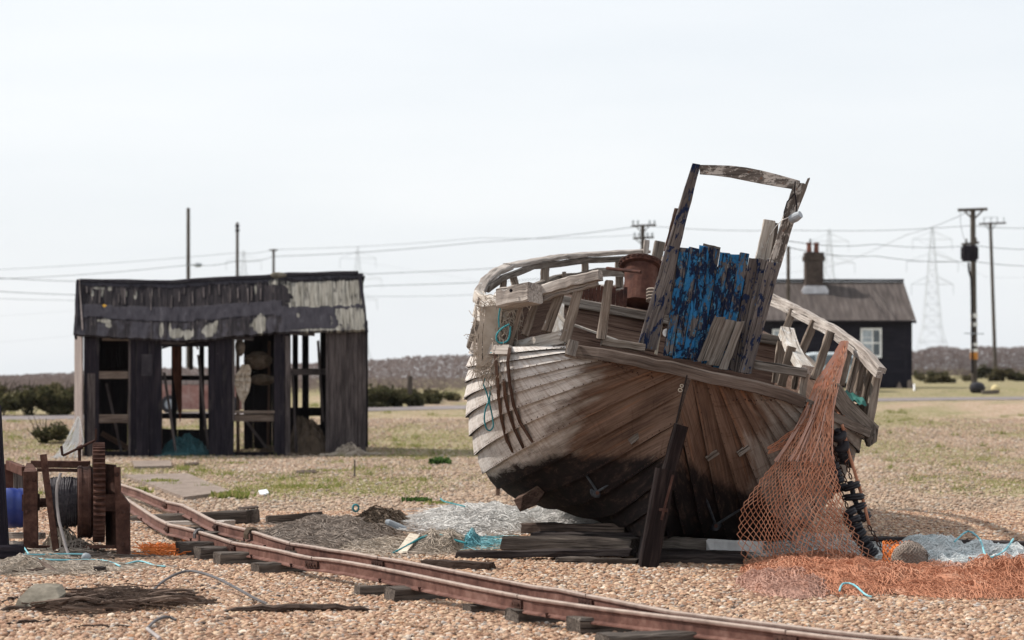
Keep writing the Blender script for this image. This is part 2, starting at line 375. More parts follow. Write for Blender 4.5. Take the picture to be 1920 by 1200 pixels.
w=bpy.data.worlds.new('World'); scene.world=w; w.use_nodes=True; nt=w.node_tree
bg=nt.nodes['Background']; sk=nt.nodes.new('ShaderNodeTexSky'); sk.sky_type='NISHITA'; sk.sun_disc=False
sk.sun_elevation=SUN_EL; sk.sun_rotation=SUN_AZ; sk.air_density=1.0; sk.dust_density=2.5; sk.ozone_density=1.0
# thin bright cloud veil over the sky
tc=nt.nodes.new('ShaderNodeTexCoord'); mp=nt.nodes.new('ShaderNodeMapping'); mp.inputs['Scale'].default_value=(1.5,1.5,9)
nt.links.new(tc.outputs['Generated'],mp.inputs['Vector'])
nz=nt.nodes.new('ShaderNodeTexNoise'); nz.inputs['Scale'].default_value=2.2; nz.inputs['Detail'].default_value=4
nt.links.new(mp.outputs[0],nz.inputs['Vector'])
rp=nt.nodes.new('ShaderNodeValToRGB'); rp.color_ramp.elements[0].position=.3; rp.color_ramp.elements[1].position=.7
rp.color_ramp.elements[0].color=(7.1,7.45,7.8,1); rp.color_ramp.elements[1].color=(7.9,8.1,8.3,1)
nt.links.new(nz.outputs['Fac'],rp.inputs[0])
mx=nt.nodes.new('ShaderNodeMix'); mx.data_type='RGBA'; mx.inputs[0].default_value=.85
nt.links.new(sk.outputs[0],mx.inputs[6]); nt.links.new(rp.outputs[0],mx.inputs[7]); nt.links.new(mx.outputs[2],bg.inputs[0])
bg.inputs[1].default_value=.102
vs=scene.view_settings; vs.view_transform='Standard'; vs.look='None'; vs.exposure=0.36; vs.gamma=1
scene.render.engine='CYCLES'; scene.cycles.use_denoising=True; scene.cycles.max_bounces=5; scene.cycles.diffuse_bounces=2; scene.cycles.glossy_bounces=2
scene.cycles.transparent_max_bounces=4; scene.cycles.volume_bounces=0; scene.cycles.use_adaptive_sampling=False; scene.cycles.sample_clamp_indirect=3.0

# ------------------------------------------------------------------ ground
def ground_mat():
    t=NT('shingle_ground'); q=t.pos(); xyz=t.sep(q)
    def cells(sc):
        x=t.n('ShaderNodeTexVoronoi'); x.inputs['Scale'].default_value=1; t.l(t.mapv(q,(sc,sc,sc*.4)),x.inputs['Vector']); return x
    vo=cells(24); vb=cells(5)
    cr=t.sep(vo.outputs['Color'])[0]; cb=t.sep(vb.outputs['Color'])[1]
    c=t.ramp(cr,[(0,(.085,.06,.045)),(.16,(.24,.15,.10)),(.36,(.34,.22,.15)),(.55,(.43,.29,.20)),(.7,(.30,.235,.19)),(.85,(.55,.44,.345)),(1,(.60,.55,.49))])
    big=t.noise(t.mapv(q,(.35,.12,.3)),1,5,.65); mid=t.noise(t.mapv(q,(2.2,.9,2)),1,5,.7)
    c=t.mix(t.math('MULTIPLY',t.ramp(cb,[(0,0),(1,1)]),.35),c,(.30,.22,.16))
    # grass that has rooted in the shingle, thicker away from the working beach
    dist=t.ramp(t.math('DIVIDE',xyz[1],100.0),[(.25,0),(.33,.25),(.45,.38),(.66,.42),(.73,.5),(.77,.95),(1,1)])
    k=t.math('ADD',t.math('MULTIPLY',big,.55),t.math('MULTIPLY',mid,.5))
    gm=t.ramp(t.math('ADD',k,t.math('MULTIPLY',dist,.42)),[(.66,0),(.84,1)])
    fine=t.noise(t.mapv(q,(9,5,9)),1,4,.7)
    gc=t.ramp(fine,[(.34,(.115,.12,.045)),(.5,(.225,.20,.105)),(.66,(.35,.285,.195))])
    lush=t.ramp(t.noise(t.mapv(q,(.9,.4,1),(7,7,7)),1,4,.6),[(.5,0),(.68,1)])
    gc=t.mix(t.math('MULTIPLY',lush,.55),gc,(.14,.155,.05))
    c=t.mix(t.math('MULTIPLY',gm,.6),c,gc)
    c=t.mix(t.math('MULTIPLY',t.ramp(t.sep(t.attr('p'))[0],[(.15,0),(.8,1)]),.7),c,gc)
    t.col(c); t.rough(.95)
    t.bump(t.math('SUBTRACT',1.0,vo.outputs['Distance']),.7,.03)
    return t.m
M['ground']=ground_mat()
ys=[-40,-20,0]+[4+.5*i for i in range(122)]+[65+2*i for i in range(18)]+[102,110,125,150,190,250,340,500,800,1300,2200,3600]
def grassy(x,y):
    a=noise.noise(V((x*.34,y*.11,5)))*.6+noise.noise(V((x*1.1,y*.4,9)))*.45
    k=np.interp(y,[22,27,34,46,62,75,80],[-.75,-.30,.02,.10,.06,.02,.5])
    return max(0,min(1,.5+(a+k)*2.2))
mb=MB(); mb.smooth=True
xs=[-1+2*i/150 for i in range(151)]
ids=[]
for y in ys:
    W=26+max(0,y)*.75
    ids.append([mb.av((math.copysign(abs(s)**1.5,s)*W,y,gz(math.copysign(abs(s)**1.5,s)*W,y)),p=(grassy(math.copysign(abs(s)**1.5,s)*W,y) if y<110 else 1,0,0)) for s in xs])
for i in range(len(ys)-1):
    for j in range(150): mb.af(ids[i][j],ids[i][j+1],ids[i+1][j+1],ids[i+1][j])
mb.build('ground',M['ground'],kind='structure')
# loose shingle
def pebble_mat(name='pebbles',far=False):
    t=NT(name); r=t.n('ShaderNodeObjectInfo').outputs['Random']; q=t.pos()
    st=[(0,(.05,.042,.038)),(.05,(.19,.11,.07)),(.20,(.34,.205,.135)),(.36,(.46,.31,.22)),(.50,(.29,.19,.13)),(.60,(.50,.35,.235)),(.72,(.60,.46,.33)),(.80,(.24,.21,.19)),(.87,(.40,.20,.095)),(.94,(.68,.60,.50)),(1,(.36,.34,.325))]
    c=t.ramp(r,st); n=t.noise(t.mapv(q,(45,45,45)),1,4,.65)
    c=t.mix(t.ramp(n,[(.35,0),(.7,.6)]),c,t.mix(1.0,c,(.55,.46,.38),'MULTIPLY'))
    big=t.noise(t.mapv(q,(.5,.25,.3)),1,4,.6)
    c=t.mix(t.ramp(big,[(.4,0),(.65,.2)]),c,t.mix(1.0,c,(.92,.76,.66),'MULTIPLY'))
    if far: c=t.mix(.42,c,(.30,.255,.20))
    t.col(c); t.rough(.7); t.b.inputs['Specular IOR Level'].default_value=.2; return t.m
M['pebbles']=pebble_mat(); M['pebbles_far']=pebble_mat('lichened_pebbles',True)
def gn_pebbles(name,y0,y1,step,dens,s0,s1,seed,mat='pebbles'):
    mb=MB(); rows=[]; y=y0; n=46
    while y<=y1+1e-6:
        hw=.218*y+3.4; rows.append([mb.av((-hw+2*hw*i/n,y,gz(-hw+2*hw*i/n,y)+.004)) for i in range(n+1)]); y+=step
    for i in range(len(rows)-1):
        for j in range(n): mb.af(rows[i][j],rows[i][j+1],rows[i+1][j+1],rows[i+1][j])
    o=mb.build(name,M[mat],kind='stuff'); at=o.data.attributes.new('dens','FLOAT','POINT')
    at.data.foreach_set('value',[dens*(1-.93*grassy(v[0],v[1]))*float(np.interp(v[1],[y0,y1-8,y1],[1,1,1 if y1<30 else .25])) for v in mb.v])
    ng=bpy.data.node_groups.new(name,'GeometryNodeTree')
    ng.interface.new_socket('Geometry',in_out='INPUT',socket_type='NodeSocketGeometry'); ng.interface.new_socket('Geometry',in_out='OUTPUT',socket_type='NodeSocketGeometry')
    N=ng.nodes.new; L=ng.links.new
    gi=N('NodeGroupInput'); go=N('NodeGroupOutput'); di=N('GeometryNodeDistributePointsOnFaces'); na=N('GeometryNodeInputNamedAttribute'); na.data_type='FLOAT'; na.inputs[0].default_value='dens'; L(na.outputs[0],di.inputs['Density']); di.inputs['Seed'].default_value=seed
    ic=N('GeometryNodeMeshIcoSphere'); ic.inputs['Radius'].default_value=1; ic.inputs['Subdivisions'].default_value=2
    ns=N('ShaderNodeTexNoise'); ns.inputs['Scale'].default_value=.8; ns.inputs['Detail'].default_value=1
    vm=N('ShaderNodeVectorMath'); vm.operation='SUBTRACT'; vm.inputs[1].default_value=(.5,.5,.5)
    vs_=N('ShaderNodeVectorMath'); vs_.operation='SCALE'; vs_.inputs['Scale'].default_value=.9
    sp=N('GeometryNodeSetPosition'); L(ns.outputs['Color'],vm.inputs[0]); L(vm.outputs[0],vs_.inputs[0]); L(vs_.outputs[0],sp.inputs['Offset']); L(ic.outputs['Mesh'],sp.inputs['Geometry'])
    ss=N('GeometryNodeSetShadeSmooth'); L(sp.outputs[0],ss.inputs[0])
    sm=N('GeometryNodeSetMaterial'); sm.inputs['Material'].default_value=M[mat]; L(ss.outputs[0],sm.inputs[0])
    rv=N('FunctionNodeRandomValue'); rv.data_type='FLOAT_VECTOR'; rv.inputs[0].default_value=(.75,.6,.38); rv.inputs[1].default_value=(1.35,1.0,.7); rv.inputs['Seed'].default_value=3
    rs=N('FunctionNodeRandomValue'); rs.data_type='FLOAT'; rs.inputs[2].default_value=0; rs.inputs[3].default_value=1; rs.inputs['Seed'].default_value=9
    pw=N('ShaderNodeMath'); pw.operation='POWER'; pw.inputs[1].default_value=2.2; L(rs.outputs[1],pw.inputs[0])
    ma=N('ShaderNodeMath'); ma.operation='MULTIPLY_ADD'; ma.inputs[1].default_value=s1-s0; ma.inputs[2].default_value=s0; L(pw.outputs[0],ma.inputs[0])
    sc=N('ShaderNodeVectorMath'); sc.operation='SCALE'; L(rv.outputs[0],sc.inputs[0]); L(ma.outputs[0],sc.inputs['Scale'])
    rr=N('FunctionNodeRandomValue'); rr.data_type='FLOAT_VECTOR'; rr.inputs[0].default_value=(-.5,-.5,-3.14); rr.inputs[1].default_value=(.5,.5,3.14); rr.inputs['Seed'].default_value=5
    ip=N('GeometryNodeInstanceOnPoints'); L(gi.outputs[0],di.inputs['Mesh']); L(di.outputs['Points'],ip.inputs['Points']); L(sm.outputs[0],ip.inputs['Instance'])
    L(rr.outputs[0],ip.inputs['Rotation']); L(sc.outputs[0],ip.inputs['Scale']); L(ip.outputs[0],go.inputs[0])
    md=o.modifiers.new('shingle','NODES'); md.node_group=ng
    return o
gn_pebbles('shingle',12.0,27.0,.5,1500,.010,.027,1)
gn_pebbles('far_shingle',27.0,60.0,1.0,330,.015,.036,2,'pebbles_far')
# ------------------------------------------------------------------ the boat
HEEL=R(12.2); BO=V((1.065,19.4,-.02)); ca,sa=math.cos(HEEL),math.sin(HEEL)
def BW(q): return V((BO.x+q[0]*ca+q[2]*sa, BO.y+q[1], BO.z-q[0]*sa+q[2]*ca))     # boat -> world
def BL(q):
    d=V(q)-BO; return V((d.x*ca-d.z*sa, d.y, d.x*sa+d.z*ca))
def herm(xs,ys,x):
    n=len(xs)
    if x<=xs[0]: return ys[0]
    if x>=xs[-1]: return ys[-1]
    i=max(k for k in range(n-1) if xs[k]<=x)
    def m(k):
        if k==0: return (ys[1]-ys[0])/(xs[1]-xs[0])
        if k==n-1: return (ys[-1]-ys[-2])/(xs[-1]-xs[-2])
        return (ys[k+1]-ys[k-1])/(xs[k+1]-xs[k-1])
    h=xs[i+1]-xs[i]; t=(x-xs[i])/h
    return (2*t**3-3*t*t+1)*ys[i]+(t**3-2*t*t+t)*h*m(i)+(-2*t**3+3*t*t)*ys[i+1]+(t**3-t*t)*h*m(i+1)
US=[0,.15,.3,.42,.55,.7,.85,1]
ST=[ # half breadth, forward, up for each girth station, from stern to stem
 dict(t=0,  x=[0,0,0,.02,.24,.50,.74,.98], y=[.16,.10,.04,0,.03,.09,.18,.32], z=[.26,.74,1.24,1.63,1.655,1.66,1.65,1.63]),
 dict(t=.13,x=[.07,.30,.66,.98,1.24,1.44,1.55,1.60], y=[.95,.92,.85,.80,.78,.78,.8,.85], z=[.22,.36,.62,.84,1.02,1.2,1.35,1.50]),
 dict(t=.40,x=[.10,.60,1.10,1.40,1.58,1.70,1.74,1.74], y=[3.0]*8, z=[.22,.19,.21,.345,.62,.96,1.30,1.62]),
 dict(t=.72,x=[.08,.40,.75,.98,1.15,1.28,1.36,1.40], y=[5.8]*8, z=[.24,.27,.40,.62,.95,1.35,1.8,2.20]),
 dict(t=1,  x=[.04]*8, y=[7.5,7.7,7.9,8.05,8.2,8.4,8.55,8.7], z=[.35,.7,1.05,1.35,1.65,2.0,2.35,2.62]),
]
STS=[dict(ST[0],x=[0,0,.05,.20,.40,.60,.80,1.0],z=[.26,.85,1.63,1.65,1.655,1.655,1.645,1.62],y=[.16,.08,.0,.03,.07,.12,.2,.32]),dict(ST[1],x=[.07,.34,.66,.94,1.17,1.37,1.51,1.60],z=[.22,.30,.44,.64,.88,1.12,1.33,1.50])]+ST[2:]
def H(u,t,s):
    ST=STS if s>0 else globals()['ST']
    kt=[d['t'] for d in ST]
    return V((s*herm(kt,[herm(US,d['x'],u) for d in ST],t), herm(kt,[herm(US,d['y'],u) for d in ST],t), herm(kt,[herm(US,d['z'],u) for d in ST],t)))
NST=14; NV=44
TV=[(j/NV)**1.55 for j in range(NV+1)]
boat=thing('fishing_boat',BW((0,0,0)),'wrecked clinker wooden fishing boat heeled over on the shingle','boat')
mb=MB(); hullpts=[]
def paint(q):
    x,y,z=q
    white=max(0,min(1,(-x-.62+.22*(z-1.2))/.55)) if x<0 else .0
    if x<0 and y>1.6: white=1
    zt=float(np.interp(abs(x),[0,.3,.85,1.15,1.4],[.90,.86,.75,.55,.36])) if y<3 else .36
    tar=max(0,min(1,.5+(zt-z)/.22))
    grey=max(0,min(1,(z-1.35)/.4))*.3+max(0,min(1,(abs(x)-.38)/.5))*.68
    return (white,tar,min(1,grey))
for s in (-1,1):
    for k in range(NST):
        u0=k/NST; u1=min(1,(k+1.12)/NST); um=(u0+u1)/2
        rows={0:[],1:[],2:[],3:[]}; al=0; prev=None; sv=rnd(0,40)
        wig=[rnd(-.002,.003) for _ in range(NV+1)]
        for j,t in enumerate(TV):
            a=H(u0,t,s); b=H(u1,t,s)
            tt=min(t+.01,1); t0=max(0,tt-.02)
            du=H(min(1,um+.02),t,s)-H(max(0,um-.02),t,s); dt=H(um,tt,s)-H(um,t0,s)
            nn=du.cross(dt)
            if nn.length<1e-9: nn=V((s,0,0))
            nn.normalize()
            fo=min(1,.08+t/.03) if um<.45 else 1
            if nn.x*s<-.02 or (abs(nn.x)<.02 and nn.z>0 and u0<.4): nn=-nn
            mid=H(um,t,s)
            if prev is not None: al+=(mid-prev).length
            prev=mid; o=(.034+wig[j])*fo
            hw=(b-a).length
            for r,(q,off,gy) in enumerate(((a,-.006*fo,0),(a,o,0),(mid,o*.5,hw/2),(b,.0,hw))):
                qq=q+nn*off; rows[r].append(mb.av(BW(qq),(sv+al,k*3.7+gy,0),paint(qq)))
        mb.smooth=False; mb.mi=2  # lap undersides coloured near black to deepen the shadow line under each strake
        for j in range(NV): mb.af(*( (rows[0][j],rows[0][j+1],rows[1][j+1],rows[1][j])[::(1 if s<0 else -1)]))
        mb.smooth=True; mb.mi=0
        dupr=[mb.av(mb.v[i],mb.g[i],mb.p[i]) for i in rows[1]]
        for j in range(NV):
            for A,B in ((dupr,rows[2]),(rows[2],rows[3])):
                mb.af(*((A[j],A[j+1],B[j+1],B[j])[::(1 if s<0 else -1)]))
        hullpts.append((s,k))
mb.smooth=False
# nail heads along the laps and under the rim of the counter
mb.mi=1
for s in (-1,1):
    for k in range(36):
        u=.46+.53*k/35
        for t in (.010,.021):
            q=H(u+rnd(-.002,.002),t+rnd(-.001,.001),s); n2=(H(u+.02,t,s)-H(u-.02,t,s)).cross(H(u,t+.01,s)-H(u,t-.01,s))
            if n2.length>0 and rnd(0,1)<.8:
                n2.normalize()
                if n2.y>0: n2=-n2
                mb.lathe(BW(q+n2*.020),BW(q+n2)-BW(q),[(0,.0055),(.014,.004)],5)
for s in (-1,1):
    for k in range(2,NST):
        u=(k+.07)/NST; t=.004
        while t<.5:
            q=H(u,t,s); q1=H(u,t+.01,s); n2=(H(u+.02,t,s)-H(u-.02,t,s)).cross(q1-H(u,max(0,t-.01),s))
            if n2.length>0:
                n2.normalize()
                if n2.y>0 and t<.1: n2=-n2
                if n2.x*s<0 and t>=.1: n2=-n2
                c=BW(q+n2*.028); r=rnd(.004,.007)
                mb.lathe(c,(BW(q+n2)-BW(q)),[(0,r),(.006,r*.7)],5)
            t+=.006*(1+1.2*t)*rnd(.7,1.4)
mb.mi=0
hull=mb.build('hull',[M['hull'],M['rust_dark'],M['seam_and_lap_shade']],boat)
hb=MB()
for s in (-1,1): hb.grid(lambda a,b,s=s: BW(H(a,b**1.5,s)),24,40)
HULL=BVHTree.FromPolygons([V(v) for v in hb.v],hb.f)
CAMP=V((0,0,CH))
def onhull(px,py,off=.03,fallback=None):
    d=(P(px,py,1)-CAMP).normalized(); hit=HULL.ray_cast(CAMP,d)
    if hit[0] is None: return P(px,py,fallback or 20.5)
    return hit[0]-d*off
M['band_wood']=wood('band_wood',(.035,.026,.021),(.09,.068,.056),(.17,.138,.12))
# deck
mb=MB()
def deckf(a,b):
    t=.10+b**1.4*.87; l=H(.74,t,-1); r=H(.74,t,1); q=l.lerp(r,.16+.68*a); q.z=min(q.z,1.12)+.05*math.sin(PI*a); return BW(q)
mb.grid(deckf,10,26,g=lambda a,b:(b*8,a*3.4,0)); mb.build('deck',M['grey_wood'],boat)
# band that caps the counter, port sheer to starboard sheer
def rimpts(s,u0,u1,n): return [H(u0+(u1-u0)*i/n,0,s) for i in range(n+1)]
rim=[BW(q+V((0,-.025,-.03))) for q in rimpts(-1,1,.5,9)]+[BW(q+V((0,-.025,-.03))) for q in rimpts(1,.42,1,9)]
mb=MB(); upb=BW((0,0,1))-BW((0,0,0))
mb.sweep(rim,[(.016,-.05),(.020,.035),(.0,.048),(-.04,.04),(-.04,-.05)],upb,.003); mb.build('stern_band',M['band_wood'],boat)
for s in (-1,1):
    mb=MB(); pts=[BW(H(1,t,s)+V((s*.03,0,-.03))) for t in [(j/22)**1.5*.99 for j in range(4 if s<0 else 0,23)]]
    mb.sweep(pts,[(.02,-.045),(.024,.03),(-.02,.035),(-.03,-.045)],upb,.002); mb.build('sheer_strake',M['rail_wood' if s<0 else 'grey_wood'],boat)
for s in (-1,1):
    mb=MB(); mb.grid(lambda a,b,s=s: BW((lambda q: V((q.x*.955,q.y,q.z-.02)))(H(.55+.44*a,.05+.93*b,s))),6,30,g=lambda a,b:(b*9,int(a*6)*2.7+a,0)); mb.build('inner_planking',M['brown_wood'],boat)
# stern post, keel
def quadbar(mb,pts,d): mb.prism([P(a,b,c) for a,b,c in pts],d,gl=V((.2,0,1)))
mb=MB()
mb.timber(P(1277,797,19.36),P(1248,905,19.36),.105,.20,V((0,1,0)),5,.003); mb.timber(P(1248,880,19.33),P(1214,1068,19.30),.155,.24,V((0,1,0)),7,.004,1.0)
mb.build('stern_post',M['post_black'],boat)
mb=MB(); mb.timber(P(1262,890,19.21),P(1240,975,19.19),.02,.02,V((0,1,0)),4,.001); mb.tube([P(1236,955,19.21),P(1252,957,19.2)],.016,8); mb.build('rudder_iron',M['rust_dark'],boat)
mb=MB()
mb.prism([BW((-.05,.06,.46)),BW((-.05,.02,0)),BW((-.05,7.3,.12)),BW((-.05,7.5,.32)),BW((-.05,3.0,.24)),BW((-.05,.8,.27))],BW((.10,0,0))-BW((0,0,0)),gl=V((0,1,0)))
mb.build('keel',M['dark_wood'],boat)
# stem head
mb=MB(); mb.timber(BW((0,8.62,2.3)),P(1237,454,28.1),.12,.16,V((0,1,0)),4,.004); mb.build('stem_head',M['grey_wood'],boat)
mb=MB(); mb.timber(P(1210,480,27.4),P(1213,450,27.4),.06,.06,V((0,1,0)),3,.003); mb.build('timber_head',M['rail_wood'],boat)
# bulwark rails
def railsweep(name,pix,w,h,mat,dz=0,jit=.004,sub=4):
    pts=[]
    for i in range(len(pix)-1):
        for k in range(sub): pts.append(P(*pix[i]).lerp(P(*pix[i+1]),k/sub))
    pts.append(P(*pix[-1])); pts=[q+V((0,0,dz+rnd(-.004,.004))) for q in pts]
    mb=MB(); mb.sweep(pts,[(w/2,-h/2),(w/2,h/2*.7),(w/2*.7,h/2),(-w/2*.7,h/2),(-w/2,h/2*.7),(-w/2,-h/2)],upb,jit); return mb.build(name,mat,boat)
railsweep('rail_cap',[(905,566,20.55),(899,548,21.0),(910,527,21.6),(932,508,22.3),(955,499,22.9)],.09,.05,M['rail_wood'])
railsweep('rail_cap',[(950,499,22.8),(1000,489,23.8),(1050,482,24.8),(1100,477,25.8),(1160,473,26.8),(1214,471,27.7)],.08,.042,M['rail_wood'])
railsweep('rail_strake',[(915,542,21.4),(940,522,22.4),(1000,500,23.8),(1100,488,25.8),(1214,483,27.7)],.03,.06,M['grey_wood'])
railsweep('rail_strake',[(985,545,23.5),(1040,524,24.6),(1120,512,25.9),(1214,508,27.5)],.03,.09,M['grey_wood'],jit=.008)
railsweep('rail_cap',[(1126,516,19.72),(1085,525,19.8),(1045,535,19.9),(1008,549,20.0)],.10,.085,M['rail_wood'],jit=.004)
railsweep('rail_strake',[(1120,529,19.76),(1085,539,19.82),(1045,548,19.92),(1005,563,20.02)],.05,.06,M['rail_wood'],jit=.004)
railsweep('rail_cap',[(945,560,20.2),(925,566,20.35),(905,564,20.6),(897,556,20.9)],.09,.10,M['pale_wood'])
railsweep('rail_strake',[(948,580,20.2),(915,590,20.5),(893,578,20.9)],.04,.16,M['pale_wood'])
SR=[(1654,694,20.5),(1628,664,20.9),(1600,640,21.5),(1566,617,22.3),(1530,597,23.0),(1490,575,24.0),(1450,556,25.0),(1400,533,26.2),(1340,508,27.2),(1250,475,28.0)]
railsweep('rail_cap',SR,.075,.05,M['rail_wood'],.0,.003)
railsweep('rail_strake',[(a-6,b+10,c-.03) for a,b,c in SR],.05,.055,M['rail_wood'],0,.003)
mb=MB(); mb.timber(P(944,561,20.08),P(1003,549,19.85),.18,.16,upb,6,.006,1.05,.09)
mb.build('fairlead_block',M['rail_wood'],boat)
for a,b in ((958,545),(981,539)):
    mb=MB(); mb.lathe(P(a,b,19.86),V((0,-1,.15)),[(0,.014),(.012,.014)],8); mb.build('bolt_hole',M['tar_plain'],boat)
# stanchions, port then starboard
ST_P=[(1089,528,1058,642,19.85,.075),(1052,545,1024,622,19.98,.075),(1004,566,984,630,20.15,.06),(969,578,953,648,20.25,.04),(978,575,962,645,20.3,.03),(944,575,925,660,20.4,.06),(1142,527,1127,636,19.75,.07),(910,590,893,655,20.7,.06),(897,590,880,652,20.95,.05),
      (905,560,897,640,22.0,.05),(944,525,938,600,22.6,.06),(962,520,970,545,23.1,.07),(1022,503,1020,560,24.2,.085),(1058,510,1056,560,24.7,.04),(1097,493,1098,545,25.8,.075),(1160,488,1162,540,26.8,.08)]
for a,b,c,d,Y,wd in ST_P:
    mb=MB(); mb.timber(P(a,b,Y),P(c,d,Y-.02),wd,.07,V((0,1,0)),6,.004,1.12,.12,ragged=.01); mb.build('stanchion',M['stanchion_wood'],boat)
ST_S=[(1487,580,1466,640,23.9),(1527,603,1500,668,22.9),(1557,622,1527,712,22.1),(1592,655,1575,722,21.5),(1609,668,1592,738,21.2),(1622,680,1604,752,20.95),(1634,692,1612,800,20.75),(1646,702,1628,800,20.6)]
for a,b,c,d,Y in ST_S:
    mb=MB(); mb.timber(P(a,b,Y),P(c,d,Y-.03),.07,.08,V((0,1,0)),6,.004,1.08,.12,ragged=.008); mb.build('stanchion',M['stanchion_wood'],boat)
# bulwark planking left on the port quarter
mb=MB(); mb.timber(P(945,661,20.35),P(1055,632,19.82),.04,.13,upb,6,.007,.9,.1,ragged=.03); mb.build('bulwark_plank',M['pale_wood'],boat)
mb=MB(); mb.timber(P(1068,668,19.55),P(1076,640,19.6),.085,.05,V((0,1,0)),3,.004); mb.build('timber_chock',M['grey_wood'],boat)
mb=MB(); mb.timber(P(1046,625,20.3),P(1050,570,20.5),.10,.03,V((0,1,0)),4,.004,.7); mb.timber(P(1046,588,20.28),P(1062,607,20.2),.03,.03,V((0,1,0)),3,.002); mb.build('bulwark_plank',M['pale_wood'],boat)
# aft bulwark fragment, starboard of the wheelhouse
mb=MB(); mb.sweep([P(1474,622,21.2),P(1480,640,20.8),(P(1486,655,20.5)),P(1496,672,20.25),P(1512,694,20.05)],[(.055,-.04),(.055,.04),(-.055,.04),(-.055,-.04)],upb,.006); mb.build('rail_fragment',M['pale_wood'],boat)
mb=MB(); mb.timber(P(1405,682,19.95),P(1513,700,19.85),.05,.075,V((0,0,1)),6,.005); mb.build('rail_board',M['grey_wood'],boat)
for a,b,c,d,Y,wd in ((1484,650,1464,724,20.3,.075),(1510,700,1503,745,19.9,.06),(1466,640,1456,718,20.9,.08),(1495,690,1488,730,20.2,.05)):
    mb=MB(); mb.timber(P(a,b,Y),P(c,d,Y),wd,.06,V((0,1,0)),5,.004); mb.build('stanchion',M['stanchion_wood'],boat)
mb=MB(); mb.prism([P(1634,790,20.5),P(1647,806,20.45),P(1644,828,20.45),P(1630,838,20.45),P(1622,815,20.5)],V((0,.18,0))); mb.build('timber_chock',M['grey_wood'],boat)
mb=MB(); mb.sweep([onhull(1565,735,.05,19.9),onhull(1585,762,.05,20.1),onhull(1608,785,.05,20.3),P(1630,806,20.5),P(1641,815,20.6)],[(.014,-.08),(.014,.08),(-.02,.08),(-.02,-.08)],upb,.003); mb.build('rubbing_strake',M['grey_wood'],boat)
# hatch coaming
hc=MB(); Y=21.7
hc.prism([P(1046,562,Y),P(1466,640,Y),P(1452,722,Y-.1),P(1034,650,Y-.1)],V((0,1.6,.12)),gl=V((1,0,-.2))); hc=hc.build('hatch_coaming',M['brown_wood'],boat)
mb=MB(); mb.timber(P(1044,561,Y-.02),P(1468,641,Y-.02),.09,.085,V((0,0,1)),10,.004); mb.build('coaming_cap',M['grey_wood'],hc)
mb=MB(); mb.timber(P(1076,609,21.1),P(1205,655,20.9),.03,.02,V((0,0,1)),5,.003); mb.build('loose_batten',M['pale_wood'],boat)
mb=MB(); mb.timber(P(1128,640,19.75),P(1208,652,19.8),.08,.06,V((0,0,1)),5,.006); mb.build('deck_beam',M['stanchion_wood'],boat)
# rusty casing with riveted rim, upright rusty boards and a bar
mb=MB(); ax=upb
c0=P(1196,572,23.0); c1=P(1203,496,23.2); axd=(c1-c0); L=axd.length
mb.lathe(c0,axd,[(0,.155),(L*.55,.15),(L*.88,.165),(L*.9,.205),(L,.215),(L,.18),(L*.98,.05)],24); cs=mb.build('mast_case',M['rust_red'],boat)
mb=MB(); mb.lathe(c1-axd*.03,axd,[(0,.212),(.004,.218),(.012,.218),(.016,.212)],26)
for k in range(26):
    a=2*PI*k/26; x=axd.normalized().orthogonal().normalized(); y=axd.normalized().cross(x); mb.lathe(c1-axd*.06+(x*math.cos(a)+y*math.sin(a))*.212,axd,[(0,.014),(.02,.012)],6)
mb.build('rivet_ring',M['rust_dark'],cs)
mb=MB(); mb.lathe(c1+axd*.02,axd,[(0,.11),(.02,.10),(.035,.06)],14); mb.build('lid',M['rust_red'],cs)
for k in range(12):
    x=1092+k*7.2; mb=MB(); mb.timber(P(x,560+k*1.8,22.4),P(x+2,(536 if k in(0,5,9) else 527)+rnd(-5,6)+k*1.4,22.4),.032,.02,V((0,1,0)),3,.002,1,.1,ragged=.012); mb.build('casing_board',M['rust_red'],boat)
mb=MB(); mb.tube([P(1138,503,21.0),P(1202,510,20.6)],.014,8); mb.build('rusty_bar',M['rust_red'],boat)
mb=MB()
for k in range(4): 
    mb.tube([P(1222+3*math.cos(a*.7)*3,545+k*6+4*math.sin(a*.7),21.0-.02*a) for a in range(10)],.012,5)
mb.build('rope_coil',M['net_grey'],boat)
# wheelhouse: what is left of its after wall
wh=MB()
def plank(mb,top,bot,wt,wb,Y,th=.03,jit=.003):
    """upright board between two pixel points, widths in pixels"""
    a=[P(top[0]-wt/2,top[1],Y),P(top[0]+wt/2,top[1]+wt*.18,Y),P(bot[0]+wb/2,bot[1]+wb*.12,Y),P(bot[0]-wb/2,bot[1],Y)]
    seg=7; go=V((rnd(0,50),rnd(0,50),rnd(0,50))); L=(a[0]-a[3]).length
    rings=[]
    for i in range(seg+1):
        t=i/seg; l=a[3].lerp(a[0],t); r=a[2].lerp(a[1],t); w_=(r-l).length; e=(r-l).normalized(); rg=0
        ring=[]
        for (f,dy) in ((0,0.004),(.06,0),(.94,0),(1,.004),(1,th),(0,th)):
            q=l.lerp(r,f)+V((rnd(-jit,jit),dy+rnd(-jit,jit)*.5,(rnd(-.012,.012) if i in(0,seg) else 0)))
            ring.append(mb.av(q,(go.x+L*t,go.y+w_*f,go.z+dy)))
        rings.append(ring)
    for i in range(seg):
        for j in range(6): mb.af(rings[i][j],rings[i][(j+1)%6],rings[i+1][(j+1)%6],rings[i+1][j])
    mb.af(*rings[0][::-1]); mb.af(*rings[-1])
WY=19.92
whs=MB(); plank(whs,(1306,307),(1262,463),15,24,WY-.03,.075); plank(whs,(1262,462),(1213,652),24,36,WY-.03,.075); wo=whs.build('wheelhouse',M['post_wood'],boat)
